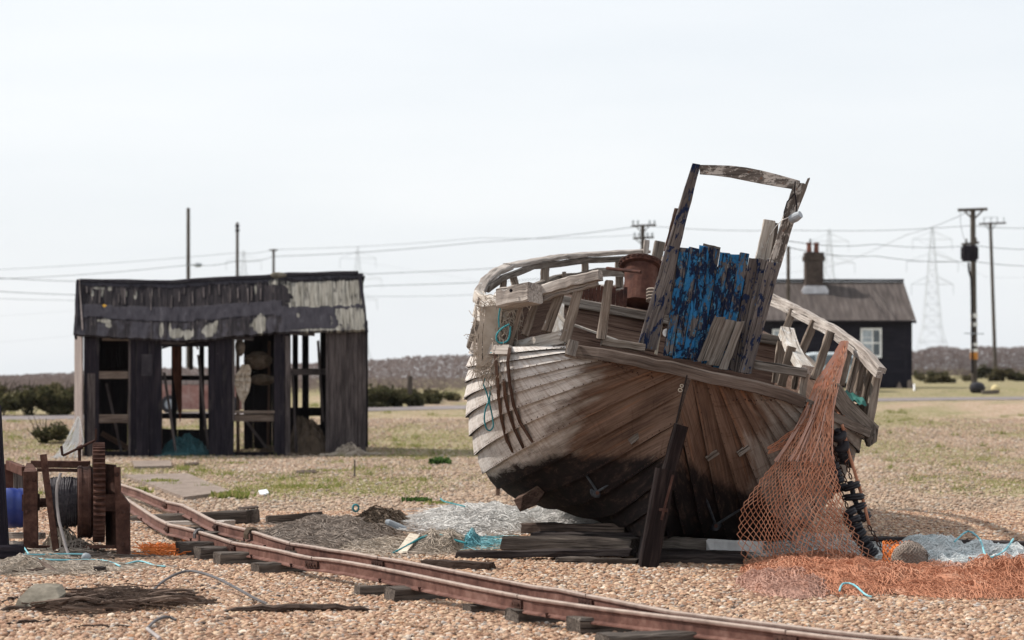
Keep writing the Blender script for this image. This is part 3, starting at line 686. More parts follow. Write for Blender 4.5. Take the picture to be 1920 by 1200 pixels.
for name,mat,args in (
  ('post',M['peeled_wood'],[((1500,340),(1452,500),20,24,WY-.03,.07)]),
  ('post',M['post_wood'],[((1452,490),(1397,697),26,26,WY-.05,.06)]),
  ('edge_board',M['grey_wood'],[((1517,333),(1456,492),5,8,WY+.04,.05)]),
  ('edge_board',M['cream_wood'],[((1489,362),(1459,487),5,5,WY-.02,.03)]),
  ('back_board',M['brown_wood'],[((1268,391),(1249,470),7,8,WY+.12,.03)]),
  ('inner_board',M['pale_wood'],[((1444,411),(1430,486),22,27,WY+.16,.05)]),
  ('inner_board',M['peeled_wood'],[((1455,419),(1446,486),9,12,WY+.2,.03)]),
  ('inner_board',M['cream_wood'],[((1241,598),(1230,664),5,5,WY+.04,.02)])):
    mb=MB()
    for a in args: plank(mb,*a)
    mb.build(name,mat,wo)
mb=MB()
seg=12; tops=[(1313,309),(1340,309.5),(1370,310.5),(1400,314),(1430,320),(1465,329),(1500,339)]; bots=[(1313,326),(1340,328),(1370,332),(1400,338),(1430,344),(1465,350),(1500,356)]
for a in range(6):
    mb.prism([P(*tops[a],WY),P(*tops[a+1],WY),P(*bots[a+1],WY),P(*bots[a],WY)],V((0,.06,0)),gl=V((1,0,-.15)))
base_g=mb.g[0]
mb.g=[(v[0],v[2]+3,v[1]) for v in mb.v]
mb.build('roof_beam',M['peeled_wood'],wo)
mb=MB(); plank(mb,(1356,486),(1322,668),180,140,WY+.045,.02); mb.build('backing_board',M['dark_wood'],wo)
# planks of the wall (blue paint flaking)
tx=[1266,1284,1302,1322,1341,1360,1378,1396,1414,1432,1446]
ty=[461,463,466,463,466,473,476,476,483,484,487]
bx=[1236,1252,1270,1289,1306,1324,1342,1358,1374,1388,1400]
by=[662,666,670,672,675,682,686,690,694,697,699]
pm=['post_wood','blue_wood','blue_wood','blue_wood','blue_wood','blue_wood','blue_wood','blue_wood','post_wood','post_wood','post_wood']
for i in range(11):
    wt=(tx[min(i+1,10)]-tx[max(i-1,0)])/(2 if 0<i<10 else 1)*.97; wb=(bx[min(i+1,10)]-bx[max(i-1,0)])/(2 if 0<i<10 else 1)*.97
    mb=MB()
    if i==0: plank(mb,(tx[0],ty[0]),(1253,590),wt,15,WY+.015)
    else: plank(mb,(tx[i],ty[i]+rnd(-2,2)),(bx[i],by[i]),wt+.3,wb+.3,WY+(.0 if i%2 else .014)+rnd(0,.004))
    mb.build('wall_plank',M[pm[i]],wo)
mb=MB(); plank(mb,(1351,592),(1318,676),20,20,WY-.075,.03); plank(mb,(1370,600),(1336,682),22,24,WY-.055,.02); plank(mb,(1389,602),(1356,690),14,15,WY-.085,.035)
mb.build('patch_board',M['grey_wood'],wo)
mb=MB(); mb.timber(P(1318,461,WY+.06),P(1350,468,WY+.06),.04,.05,V((0,1,0)),3,.004); mb.build('inner_beam',M['grey_wood'],wo)
mb=MB(); mb.lathe(P(1483,412,WY-.08),P(1503,401,WY-.14)-P(1483,412,WY-.08),[(0,.035),(.05,.04),(.07,.036),(.09,.032),(.10,.03)],14); mb.build('lamp_fitting',M['galv'],wo)
mb=MB(); mb.tube([P(1491,340,WY-.08),P(1490,360,WY-.08),P(1494,385,WY-.08),P(1492,402,WY-.09)],.006,5)
mb.tube([P(1491,362,WY-.05),P(1476,378,WY-.06),P(1470,398,WY-.06),P(1470,410,WY-.06)],.005,5); mb.build('wire',M['tar_plain'],wo)
mb=MB(); mb.tube([P(1482,406,WY-.06),P(1466,413,WY-.02),P(1455,424,WY+.05),P(1444,440,WY+.12)],.004,5); mb.build('wire',M['white_paint'],wo)
mb=MB(); mb.lathe(P(1250,624,WY+.03),V((0,-1,0)),[(0,.035),(.012,.035),(.012,.018),(.004,.017)],16); mb.build('ring_fitting',M['white_paint'],wo)
mb=MB(); mb.timber(P(1257,553,WY+.3),P(1271,560,WY+.3),.07,.05,V((0,1,0)),2,.003); mb.build('inner_board',M['cream_wood'],wo)
# rubbing bands on the port quarter
for pix in ([(958,640),(952,680),(956,720),(963,760),(975,792),(998,828)],[(945,713),(947,745),(954,775),(966,808),(981,838)],[(928,662),(932,700),(935,745),(941,790),(950,825),(961,846)]):
    mb=MB(); q=[]
    for i in range(len(pix)-1):
        for k in range(5): q.append(onhull(pix[i][0]+(pix[i+1][0]-pix[i][0])*k/5,pix[i][1]+(pix[i+1][1]-pix[i][1])*k/5,.075))
    q.append(onhull(*pix[-1],.07)); mb.sweep(q,[(.013,-.018),(.013,.018),(-.013,.018),(-.013,-.018)],V((0,1,0)),.002); mb.build('rubbing_band',M['brown_wood'],boat)
mb=MB(); mb.timber(P(977,573,20.05),P(957,648,20.1),.035,.03,V((0,1,0)),5,.003); mb.build('rubbing_band',M['stanchion_wood'],boat)
# bilge keel end and iron brackets
mb=MB(); mb.prism([P(963,938,20.9),P(980,930,20.9),P(1018,903,21.0),P(1026,915,21.0),P(1004,948,20.9),P(975,960,20.85)],V((.05,.5,.02)),gl=V((1,.3,.3))); mb.build('bilge_keel',M['brown_wood'],boat)
for (pa,pb,pc) in (((1091,878),(1120,922),(1168,893)),((1322,930),(1342,984),(1388,955))):
    a,b,c=onhull(*pa,.01,20),onhull(*pb,.10,20),onhull(*pc,.01,20)
    mb=MB(); mb.tube([a,a.lerp(b,.6),b],.011,6); mb.tube([b,b.lerp(c,.5),c],.011,6); mb.lathe(b+V((0,.12,0)),V((0,-1,-.2)),[(0,.06),(.03,.055),(.05,.03),(.12,.03),(.13,.022)],12); br=mb.build('shaft_bracket',M['iron'],boat)
    mb=MB(); mb.lathe(b+V((0,-.012,-.006)),V((0,-1,-.2)),[(0,.016),(.02,.015)],10); mb.build('shaft_end',M['rust_red'],br)
for a,b in ((1192,822),(1336,854),(1395,845)):
    mb=MB(); c=onhull(a,b,.02); mb.timber(c+V((-.05,-.01,-.03)),c+V((.04,-.01,.035)),.05,.04,V((0,1,0)),3,.004); mb.build('hull_cleat',M['grey_wood'],boat)

# the pale figure painted on the counter, and the open seam above the post
mb=MB()
c=onhull(1280,728,.012,19.3); rx=(P(1,0,19.3)-P(0,0,19.3)).x
def loop(cx,cy,a,b,tilt):
    r=[]
    for i in range(13):
        q=2*PI*i/12; x=a*math.cos(q); y=b*math.sin(q); r.append(onhull(cx+x*math.cos(tilt)-y*math.sin(tilt),cy+x*math.sin(tilt)+y*math.cos(tilt),.012,19.3))
    return r
mb.tube(loop(1278.5,723.5,3.0,2.6,.3),.0042,5); mb.tube(loop(1275.6,731.5,3.8,3.2,.3),.0042,5)
mb.build('painted_figure',M['cream_wood'],boat)
mb=MB(); mb.timber(BW((0,.035,1.17)),BW((0,-.012,1.60)),.012,.03,V((0,1,0)),5,.001); mb.build('stern_seam',M['seam_and_lap_shade'],boat)
# ------------------------------------------------------------------ derelict shed
TH=R(13.5); ex=V((math.cos(TH),math.sin(TH),0)); ey=V((-math.sin(TH),math.cos(TH),0)); Z=V((0,0,1))
F0=P(158,860,43.2); F0.z=0
def S(px,py,d=0.0):
    """point where the sight line meets the plane d metres behind the shed front"""
    dr=V(((px-CX)/FPX,1,-(py-HY)/FPX)); o=F0+ey*d
    t=(o-CAMP).dot(ey)/dr.dot(ey); return CAMP+dr*t
shed=thing('derelict_shed',F0,'derelict black tarred shed with sagging roof and open window bays','shed')
def spanel(mb,x0,y0,x1,y1,d,th=.05,n=1,gap=.0,vert=True,jit=.004):
    """boards filling a rectangle of the wall plane"""
    for i in range(n):
        a=x0+(x1-x0)*i/n; b=x0+(x1-x0)*(i+1)/n-gap*(x1-x0)/n
        o=rnd(0,.014) if n>1 else 0
        k_=1.0 if n>1 and vert else 0; ja,jb=rnd(-.7,.7)*k_,rnd(-.7,.7)*k_; mb.prism([S(a+ja,y0+rnd(-2,2)*k_,d+o),S(b+ja,y0+rnd(-2,2)*k_,d+o),S(b+jb,y1+rnd(-2.5,1)*k_*(d<1),d+o),S(a+jb,y1+rnd(-2.5,1)*k_*(d<1),d+o)],ey*th,gl=Z if vert else ex)
def spart(name,mat,rects,parent=None,**k):
    mb=MB()
    for r in rects: spanel(mb,*r)
    return mb.build(name,mat,parent or shed,**k)
spart('corner_post',M['tar_wood'],[(158,622,186,862,0,.10,3)])
spart('grey_stud',M['shed_grey'],[(164,700,178,856,-.03,.03)])
spart('wall_panel',M['tar_wood'],[(243,630,303,866,0,.06,5,.02)])
spart('wall_panel',M['tar_wood'],[(392,626,438,862,0,.06,4,.02)])
spart('wall_panel',M['tar_wood'],[(514,624,536,858,0,.06,2,.02)])
spart('jamb',M['shed_grey'],[(535,630,544,858,-.02,.06)])
spart('jamb',M['shed_grey'],[(436,634,440,790,-.01,.05)])
spart('jamb',M['shed_grey'],[(241,636,245,860,-.012,.05)])
spart('plank_wall',M['shed_grey'],[(611,618,687,857,0,.04,10,.05)],label='weathered grey vertical planks')
spart('cross_rail',M['shed_beam'],[(178,696,243,710,.04,.07,1,0,False)]); spart('cross_rail',M['shed_beam'],[(172,777,244,793,.03,.07,1,0,False)])
spart('lintel',M['shed_beam'],[(192,630,243,639,-.01,.08,1,0,False)])
spart('lintel',M['tar_plain'],[(300,636,395,650,.05,.08,1,0,False)])
spart('shelf',M['shed_beam'],[(437,770,515,775,.0,.10,1,0,False)]); spart('shelf',M['shed_beam'],[(437,777,516,790,.06,.07,1,0,False)])
spart('floor_plate',M['tar_plain'],[(186,846,243,862,.05,.1,1,0,False)]); spart('floor_plate',M['tar_plain'],[(437,848,515,860,.1,.1,1,0,False)])
spart('panel_patch',M['felt'],[(265,664,285,705,-.02,.015)])
D=2.3
spart('back_wall',M['tar_plain'],[(176,600,303,852,D,.04,8),(302,805,396,848,D,.04,3),(390,600,438,848,D,.04,3),(458,600,545,846,D,.04,5),(612,600,690,842,D,.04,5)])
spart('back_slat',M['tar_plain'],[(549,600,559,840,D,.05)]); spart('back_slat',M['tar_plain'],[(567,600,579,838,D,.05)]); spart('back_slat',M['tar_plain'],[(601,600,613,838,D,.05)])
spart('back_slat',M['tar_plain'],[(543,764,614,780,D-.05,.05)]); spart('back_slat',M['tar_plain'],[(543,796,614,842,D-.05,.05)]); spart('back_slat',M['tar_plain'],[(545,780,580,796,D-.04,.05)])
spart('back_rail',M['shed_grey'],[(540,691,612,703,.5,.06,1,0,False)])
spart('back_rail',M['tar_plain'],[(300,704,394,713,D-.05,.05,1,0,False)]); spart('back_rail',M['tar_plain'],[(300,775,394,785,D-.05,.05,1,0,False)])
spart('back_post',M['tar_plain'],[(374,640,383,848,D-.06,.06)]); spart('back_post',M['tar_plain'],[(322,640,331,848,D-.06,.06)]); spart('back_post',M['shed_grey'],[(355,640,362,693,1.4,.04)])
mb=MB(); mb.prism([S(322,640,1.2),S(341,640,1.2),S(341,770,1.25),S(338,792,1.25),S(330,745,1.2),S(324,700,1.2)],ey*.04); mb.build('leaning_board',M['brown_board'],shed)
mb=MB(); mb.timber(S(303,653,.15),S(330,645,.3),.03,.03,seg=4); mb.build('roof_lath',M['tar_plain'],shed)
mb=MB(); mb.timber(S(366,640,.3),S(371,655,.3),.03,.03,seg=3); mb.build('roof_lath',M['tar_plain'],shed)
for (a,b,da,db,w_) in ((262,640,.9,.9,.05),(300,655,1.5,1.5,.06),(446,640,1.2,1.2,.06),(505,640,1.6,1.6,.05),(528,640,1.0,1.0,.05)):
    mb=MB(); mb.timber(S(a,b,da),S(a+rnd(-3,3),850,db),w_,w_,V((0,1,0)),4,.004); mb.build('inner_stud',M['brown_wood'],shed)
for (a,b,c,d,da,db) in ((308,700,330,850,.3,.25),(372,668,390,842,.5,.2),(200,720,228,850,.4,.3),(462,790,508,850,.5,.6),(548,700,556,850,.3,.2),(596,640,606,790,.4,.5)):
    mb=MB(); mb.timber(S(a,b,da),S(c,d,db),.045,.02,V((0,1,0)),4,.005,1,.1,ragged=.03); mb.build('fallen_lath',M['shed_grey'],shed)
for (a,b,c,d) in ((304,642,348,640),(352,640,394,634),(440,634,474,632),(546,625,590,624)):
    mb=MB(); mb.timber(S(a,b,-.05),S(c,d+rnd(0,5),-.03),.02,.06,Z,4,.008,.8,.1,ragged=.04); mb.build('fascia_strip',M['shed_grey'],shed)
mb=MB(); mb.timber(S(190,812,1.0),S(243,842,1.0),.05,.10,seg=5); mb.build('fallen_beam',M['brown_wood'],shed)
# end walls, the left one catches the sun
def spt(px,d,z):
    q=S(px,850,d); q.z=z; return q
mb=MB()
n=11
for i in range(n):
    a=-.02+ (D+.04)*i/n; b=-.02+(D+.04)*(i+.96)/n
    q0=S(156,850,0)
    def zt(d): return 2.35+ (1.0*min(1,d/1.15) if d<1.15 else 1.0-.75*(d-1.15)/1.15)
    pa=q0+ey*a; pb=q0+ey*b; pts=[]
    for q,dd in ((pa,a),(pb,b)): pts.append((V((q.x,q.y,-.03)),V((q.x,q.y,zt(max(0,dd))-.05))))
    mb.prism([pts[0][0],pts[1][0],pts[1][1],pts[0][1]],-ex*.025)
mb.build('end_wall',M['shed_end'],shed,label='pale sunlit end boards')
mb=MB(); q0=S(686,850,0)
for i in range(n):
    a=.02+(D-.02)*i/n; b=.02+(D-.02)*(i+.98)/n; pa=q0+ey*a; pb=q0+ey*b
    mb.prism([V((pa.x,pa.y,-.03)),V((pb.x,pb.y,-.03)),V((pb.x,pb.y,zt(b)-.05)),V((pa.x,pa.y,zt(a)-.05))],-ex*.025)
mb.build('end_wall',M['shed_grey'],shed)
# roof: ridge and eave read off the sagging outline
RX=[145,200,290,340,380,430,505,516,530,560,620,674]; RY=[528,529,531,530,527,524,521,516,515,517,515,513]
EX=[143,200,300,340,400,437,516,600,686]; EY=[628,631,637,639,636,630,624,621,619]
DR=1.15; DE=-.12
def roofp(px,v,lift=0):
    """v 0 at the ridge, 1 at the eave"""
    r=S(px+ (px-415)*-.012,np.interp(px,RX,RY),DR); e=S(px,np.interp(px,EX,EY),DE)
    q=r.lerp(e,v)
    nrm=(-ey*.66+Z*.75)
    return q+nrm*(lift+.015*noise.noise(V((px*.02,v*3,1))))
def roofp_(px,v): return roofp(px,v)
def roofwear(px,v):
    n=noise.noise(V((px*.05,v*3,2)))+.5*noise.noise(V((px*.16,v*9,6))); n2=noise.noise(V((px*.02,1,4)))
    bare=0
    if px>545+22*n and .10<v<.58+.05*n2+.03*n: bare=.72+.25*n
    if px>628+25*n and v>.62+.06*n: bare=.62+.35*n
    for (x,vv,w_,h_,k) in ((194,.72,13,.05,.9),(203,.80,7,.06,.85),(331,.88,18,.10,.85),(352,.90,14,.10,.7),(391,.85,17,.13,.75),(487,.83,17,.17,.95),(302,.84,5,.16,.7),(318,.78,4,.14,.65),(405,.75,6,.08,.7),(180,.12,14,.035,.75),(171,.22,5,.12,.7),(190,.2,4,.1,.65),(204,.13,5,.06,.7),(235,.2,4,.08,.6),(252,.25,5,.1,.6),(480,.2,4,.12,.6),(560,.72,5,.06,.6),(600,.98,90,.03,.6),(520,.12,18,.09,.55)):
        d=((px-x)/w_)**2+((v-vv)/h_)**2; bare=max(bare,k*max(0,1.25-d*(1+.9*n)) if d<1.6 else 0)
    felt=.0
    lo=.44+.03*n2; hi=.68+.03*n2
    if px<530 and lo<v<hi: felt=1
    if px>515 and v>.56+.03*n: felt=.9
    if v<.08+.02*n: felt=1
    if v>.72 and px<530: felt=.48+.3*n
    yl=1 if ((px-194)/5)**2+((v-.45)/.03)**2<1 else 0
    return (min(1,bare),felt,yl)
mb=MB(); NX,NVR=180,40; nrm=(-ey*.66+Z*.75); rr=[]
for i in range(NX+1):
    px=143+541*i/NX; rr.append([])
    for j in range(NVR+1):
        v=j/NVR; w_=roofwear(px,v); lift=.018*w_[1]-.012*min(1,w_[0])+.010*(1 if int(px/13)%2 else 0)*(1-w_[1])+.008*noise.noise(V((px*.08,v*8,3)))
        if v>.985: lift-=.0
        q=roofp(px,v+ (.018*noise.noise(V((px*.12,0,7))) if j==NVR else 0),lift); rr[-1].append(mb.av(q,(v*1.4,px/103,int(px/13)*3.3),w_))
low=[[mb.av(V(mb.v[k])-nrm*.05,mb.g[k],mb.p[k]) for k in r_] for r_ in rr]
for i in range(NX):
    for j in range(NVR): mb.af(rr[i][j],rr[i][j+1],rr[i+1][j+1],rr[i+1][j])
    for j in range(0,NVR): mb.af(low[i][j],low[i+1][j],low[i+1][j+1],low[i][j+1])
    mb.af(rr[i][0],rr[i+1][0],low[i+1][0],low[i][0]); mb.af(rr[i][NVR],low[i][NVR],low[i+1][NVR],rr[i+1][NVR])
for j in range(NVR): mb.af(rr[0][j],low[0][j],low[0][j+1],rr[0][j+1]); mb.af(rr[NX][j],rr[NX][j+1],low[NX][j+1],low[NX][j])
mb.build('roof',M['roof_wear'],shed)
mb=MB(); mb.sweep([roofp(146+i*44,0,.03) for i in range(13)],[(.05,-.03),(.05,.02),(0,.035),(-.05,.02),(-.05,-.03)],Z,.008); mb.build('ridge_felt',M['felt'],shed)
mb=MB(); c=roofp(520,.03,.04); mb.smooth=True; mb.lathe(c-ex*.12,ex,[(0,.02),(.04,.05),(.14,.06),(.24,.05),(.3,.02)],10); mb.build('moss_clump',M['stone'],shed)
for i in range(22):
    x=156+i*16+rnd(-5,5); v0=rnd(.08,.25); v1=v0+rnd(.08,.28)
    mb=MB(); mb.timber(roofp(x,v0,.02),roofp(x+rnd(-1,1),v1,.02),rnd(.014,.03),.015,V((0,-1,1)),3,.004,1,.12,ragged=.02); mb.build('batten',M['shed_grey'],shed)
mb=MB()
rb=[S(145+i*54,526-i*1.2,DR) for i in range(11)]
mb.grid(lambda a,b: (rb[0].lerp(rb[-1],a)+Z*(.07*math.sin(a*PI)*-1)) + (ey*1.35-Z*.95)*b - Z*.03,20,4,g=lambda a,b:(b,a*5,0)); mb.build('back_roof',M['tar_plain'],shed)
mb=MB(); mb.timber(S(142,632,-.08),S(145,529,DR-.1),.05,.12,Z,5,.008); mb.build('barge_board',M['tar_wood'],shed)
mb=MB(); mb.timber(S(688,624,-.08),S(674,516,DR-.1),.05,.10,Z,5,.008); mb.build('barge_board',M['tar_wood'],shed)

# ------------------------------------------------------------------ nets: helpers
def heap(name,cx,cy,rx,ry,h,n,r,mat,seed,label=None,cat=None,group=None,core=None,rot=0,fuzz=.03,seglen=.06,parent=None,z0=None,curl=.9,kind=None):
    rs=random.Random(seed); c_,s_=math.cos(rot),math.sin(rot)
    def hh(a,b):
        d=a*a+b*b
        if d>=1: return 0
        return max(0,h*(1-d)**.6*(.40+.75*abs(noise.noise(V((a*2.2+seed,b*2.2,seed*.7))))+.33*(1-abs(noise.noise(V((a*4.5,b*3.5,seed))))*2.4)+.25*noise.noise(V((a*9,b*7,seed)))))
    def W(a,b,e=0):
        x=cx+rx*a*c_-ry*b*s_; y=cy+rx*a*s_+ry*b*c_; return V((x,y,(gz(x,y) if z0 is None else z0)+hh(a,b)+e))
    mb=MB(); mb.smooth=True
    if core is None: core=.85
    if core>0:
        def f(u,v):
            a=2*PI*u; q=W(v*math.cos(a),v*math.sin(a)); g=gz(q.x,q.y) if z0 is None else z0
            q.z=g-.01+(q.z-g)*core; return q
        mb.grid(f,30,9)
    mb.smooth=False
    for k in range(n):
        rr=math.sqrt(rs.random()); an=rs.uniform(0,2*PI); a,b=rr*math.cos(an),rr*math.sin(an); dr=rs.uniform(0,2*PI); e=rs.uniform(0,fuzz); prev=None
        for i in range(rs.randint(5,10)):
            q=W(a,b,e)
            if prev is not None: mb.strand(prev,q,r)
            prev=q; dr+=rs.uniform(-curl,curl); a+=math.cos(dr)*seglen/rx; b+=math.sin(dr)*seglen/ry; e=max(-.005,min(fuzz,e+rs.uniform(-.012,.012)))
    return mb.build(name,M[mat],parent,label,cat,group,kind)
def Y0(py): return FPX*CH/(py-HY)
def X0(px,py): return (px-CX)/FPX*Y0(py)
def hp(name,x0,x1,y0,y1,h,n,r,mat,seed,label,cat,**k):
    """heap that covers the pixel box x0..x1 , y0 (far edge) .. y1 (near edge) on the shingle"""
    ya,yb=Y0(y0),Y0(y1); cy=(ya+yb)/2; ry=(ya-yb)/2; xm=(x0+x1)/2; cx=(xm-CX)/FPX*cy; rx=(x1-x0)/2/FPX*cy
    return heap(name,cx,cy,rx,ry,h,n,r,mat,seed,label,cat,**k)
def lattice(mb,fn,nu,nv,r,jit=.004,rs=random,miss=0.0):
    """diamond mesh of knotted twine over the surface fn(u,v)"""
    nodes=[]
    for j in range(nv+1):
        row=[]
        for i in range(nu+1):
            u=min(1,max(0,(i+(.5 if j%2 else 0))/(nu+.5))); q=V(fn(u,j/nv)); row.append(q+V((rs.uniform(-jit,jit),rs.uniform(-jit,jit),rs.uniform(-jit,jit))))
        nodes.append(row)
    for j in range(nv):
        for i in range(nu+1):
            for d in (0,(1 if j%2 else -1)):
                if 0<=i+d<=nu and rs.random()>=miss: mb.strand(nodes[j][i],nodes[j+1][i+d],r)
    return nodes
# things in and around the shed
def sheap(name,x,w,py,dpt,h,n,mat,seed,label,cat):
    q=S(x,py,dpt); return heap(name,q.x,q.y,w/103/2,.35,h,n,.008,mat,seed,label,cat,rot=TH,fuzz=.05,seglen=.09)
sheap('net_heap',348,84,855,.55,.34,240,'net_teal',21,'dark blue green net heaped in the open bay of the black shed','net')
sheap('net_heap',577,78,853,.5,.62,420,'net_brown',22,'brown fishing net heaped inside the shed beside the grey planks','net')
sheap('net_heap',655,56,853,-.25,.17,90,'net_beige',23,'small pale bundle of net lying against the grey planks of the shed','net')
q=S(503,850,.6); heap('net_scrap',q.x,q.y,.16,.16,.16,60,.007,'net_brown',24,'brown scrap of net on the shed floor by the third bay','net',seglen=.06)
mb=MB(); rs=random.Random(5)
for k in range(90):
    x=rs.uniform(450,470); pts=[]
    for i in range(9):
        t=i/8; w_=math.sin(PI*min(1,.12+t))*1.0
        pts.append(S(455+(x-460)*w_*1.5+rs.uniform(-1,1)+ (5 if t<.2 else 0),684+ t*84*rs.uniform(.9,1),.05+rs.uniform(-.05,.1)))
    for i in range(8): mb.strand(pts[i],pts[i+1],.012)
mb.build('hanging_net',M['net_beige'],None,'pale bundle of net hanging inside the third bay of the black shed','net')
def bunch(name,px,py,w,h,d,mat,seed,label,cat):
    c=S(px,py,d); mb=MB(); rs=random.Random(seed); mb.smooth=True
    mb.grid(lambda u,v: c+ex*(w*math.sin(PI*v)*math.cos(2*PI*u)*(1+.7*noise.noise(V((u*6,v*4,seed)))))+ey*(.18*math.sin(PI*v)*math.sin(2*PI*u))+Z*(h*math.cos(PI*v)*(1+.2*noise.noise(V((u*5,v*3,seed+4))))),16,10); mb.smooth=False
    for k in range(190):
        a,b=rs.uniform(0,2*PI),rs.uniform(.1,3.0); prev=None
        for i in range(7):
            q=c+ex*(w*rs.uniform(.9,1.25)*math.sin(b)*math.cos(a))+ey*(.2*math.sin(b)*math.sin(a))+Z*(h*1.08*math.cos(b))
            if prev: mb.strand(prev,q,.008)
            prev=q; a+=rs.uniform(-.4,.4); b+=rs.uniform(-.3,.3)
    return mb.build(name,M[mat],None,label,cat)
bunch('net_bundle',484,676,.22,.15,.7,'net_brown',31,'grey rounded net bundle stuffed above the shelf in the black shed','net')
bunch('net_bundle',450,652,.07,.14,.4,'net_grey',32,'small pale net bundle tucked under the shed eave','net')
bunch('net_bundle',492,712,.2,.09,.6,'net_brown',33,'lower grey net bundle sagging over the shelf in the shed','net')
mb=MB(); rs=random.Random(8)
for k in range(30):
    a=P(146+rs.uniform(-2,3),790+rs.uniform(-10,30),43.0); b=P(rs.uniform(95,146),862+rs.uniform(-10,6),42.5); b.z=max(.02,b.z); m=a.lerp(b,.5)+V((rs.uniform(-.05,.1),0,-.08)); mb.strand(a,m,.008); mb.strand(m,b,.008)
mb.build('draped_net',M['net_white'],None,'white net draped from the left corner of the black shed to the shingle','net')
# rusty trailer seen through the shed
tr=thing('rusty_trailer',G(375,775)+V((0,0,0)),'rusty red trailer seen through the open bay of the black shed','trailer')
TY=WL[tr.name].y
mb=MB(); mb.prism([P(300,722,TY),P(452,722,TY),P(452,768,TY),P(300,768,TY)],V((0,1.3,0)),gl=V((1,0,0)))
for k in range(7): mb.prism([P(304+k*24,718,TY-.03),P(308+k*24,718,TY-.03),P(308+k*24,768,TY-.03),P(304+k*24,768,TY-.03)],V((0,.05,0)))
mb.build('body',mottled('trailer_red',[(.10,.05,.05),(.26,.13,.11),(.33,.19,.165),(.42,.30,.27)],5,.85,.3),tr)
mb=MB(); mb.prism([P(298,712,TY-.04),P(454,712,TY-.04),P(454,720,TY-.04),P(298,720,TY-.04)],V((0,1.4,0))); mb.build('top_board',M['shed_end'],tr)
for x in (318,430):
    mb=MB(); c=P(x,758,TY-.12); mb.lathe(c,V((0,1,0)),[(0,.16),(.02,.24),(.14,.24),(.16,.16)],20); wl=mb.build('wheel',M['black_rubber'],tr)
    mb=MB(); mb.lathe(c+V((0,-.02,0)),V((0,1,0)),[(0,.05),(.015,.13),(.05,.13)],16); mb.build('rim',M['galv'],wl)

# ------------------------------------------------------------------ road, hedges, far wood
mb=MB()
def roadf(a,b):
    x=-70+140*a; y=float(np.interp(x,[-70,-11,-2.5,12,70],[44,59.3,65.5,72.5,88]))+b*2.6; return V((x,y,gz(x,y)+.012+.03*math.sin(PI*b)))
mb.grid(roadf,90,3); mb.build('road',mottled('road_tarmac',[(.14,.125,.125),(.19,.17,.17),(.25,.22,.215)],3,.9,.2),kind='structure')
def bush(name,c,rx,ry,h,n,mat,label,cat,group=None,size=.05,seed=0,kind=None):
    rs=random.Random(seed); mb=MB(); lobes=[(rs.uniform(-.85,.85),rs.uniform(-.6,.6),rs.uniform(.2,.9),rs.uniform(.18,.45)) for _ in range(max(9,int(rx*6)))]
    for k in range(n):
        lx,ly,lz,lr=lobes[rs.randrange(len(lobes))]
        d=V((rs.gauss(0,1),rs.gauss(0,1),rs.gauss(0,1))).normalized()*lr*rs.uniform(.55,1.05)
        q=V((c.x+(lx+d.x*min(1,h/rx*1.2))*rx,c.y+(ly+d.y)*ry,0)); z=(lz*.75+d.z*.55)*h
        q.z=gz(q.x,q.y)+max(.02,abs(z))*(1.25 if rs.random()<.08 else 1); q.x+=rs.gauss(0,.04)*rx; mb.leaf(q,size*rs.uniform(.4,1.3),(min(1,max(0,rs.gauss(.45,.25))),0,0))
    for k in range(22):
        mb.tube([V((c.x+rs.uniform(-.2,.2)*rx,c.y,gz(c.x,c.y)-.03)),V((c.x+rs.uniform(-.9,.9)*rx,c.y+rs.uniform(-.5,.5)*ry,gz(c.x,c.y)+h*rs.uniform(.6,1.2)))],.018,4,.006,p=(.1,0,0))
    return mb.build(name,M[mat],None,label,cat,group,kind)
def bpix(px0,px1,top,bot,Y,n,mat,label,group,size=.09,seed=0,ry=None,name='gorse_bush'):
    Y=G(0,bot).y if bot>728 else Y
    c=P((px0+px1)/2,bot,Y); rx=(px1-px0)/2/FPX*Y; g=gz(c.x,Y); h=((CH-(top-HY)/FPX*Y)-g)*1.12
    return bush(name,c,rx,ry or max(.6,rx*.6),max(.3,h),n,mat,label,'bush',group,size,seed)
HG='gorse bushes along the far side of the road'
bpix(-60,50,727,779,70,4600,'gorse','dark gorse bush cut by the left edge of the photo, beyond the road',HG,.10,1)
bpix(5,105,728,778,70.5,4600,'gorse','dark green gorse bush second from the left edge, behind the road',HG,.10,2)
bpix(62,150,729,778,71,4400,'gorse','low rounded gorse bush behind the road, just left of the shed net',HG,.10,3)
bpix(100,200,732,777,70,4200,'gorse_light','olive gorse bush partly hidden by the left corner of the shed',HG,.10,4)
bpix(640,745,726,765,72,4000,'gorse','dark gorse bush just right of the black shed, behind the road',HG,.10,5)
bpix(705,790,731,764,72.5,3400,'gorse','low dark gorse bush at the foot of the lone fence post',HG,.10,6)
bpix(772,850,736,757,80,2600,'gorse','small gorse bush between the fence post and the boat',HG,.10,7)
bpix(690,880,726,752,88,4200,'gorse_light','long pale scrub behind the gorse, left of the boat hull',HG,.13,8,3)
bpix(1714,1736,697,712,150,420,'gorse','small round dark bush beside the right end of the black cottage','scrub beyond the cottage',.16,9)
bpix(1740,1772,696,716,140,700,'gorse','dark rounded bush between the cottage and the transformer pole','scrub beyond the cottage',.16,10)
bpix(1712,1835,702,722,115,2600,'gorse_light','long low brown scrub left of the transformer pole foot','scrub beyond the cottage',.15,11,2)
bpix(1830,1870,682,704,165,900,'gorse','dark bush between the two tall poles on the right','scrub beyond the cottage',.18,12)
bpix(1856,1905,690,722,130,1500,'gorse_light','brown bush at the foot of the thinner right pole','scrub beyond the cottage',.16,13)
bpix(1898,1950,700,718,130,1100,'gorse','dark bush at the right edge of the photo beyond the road','scrub beyond the cottage',.16,14)
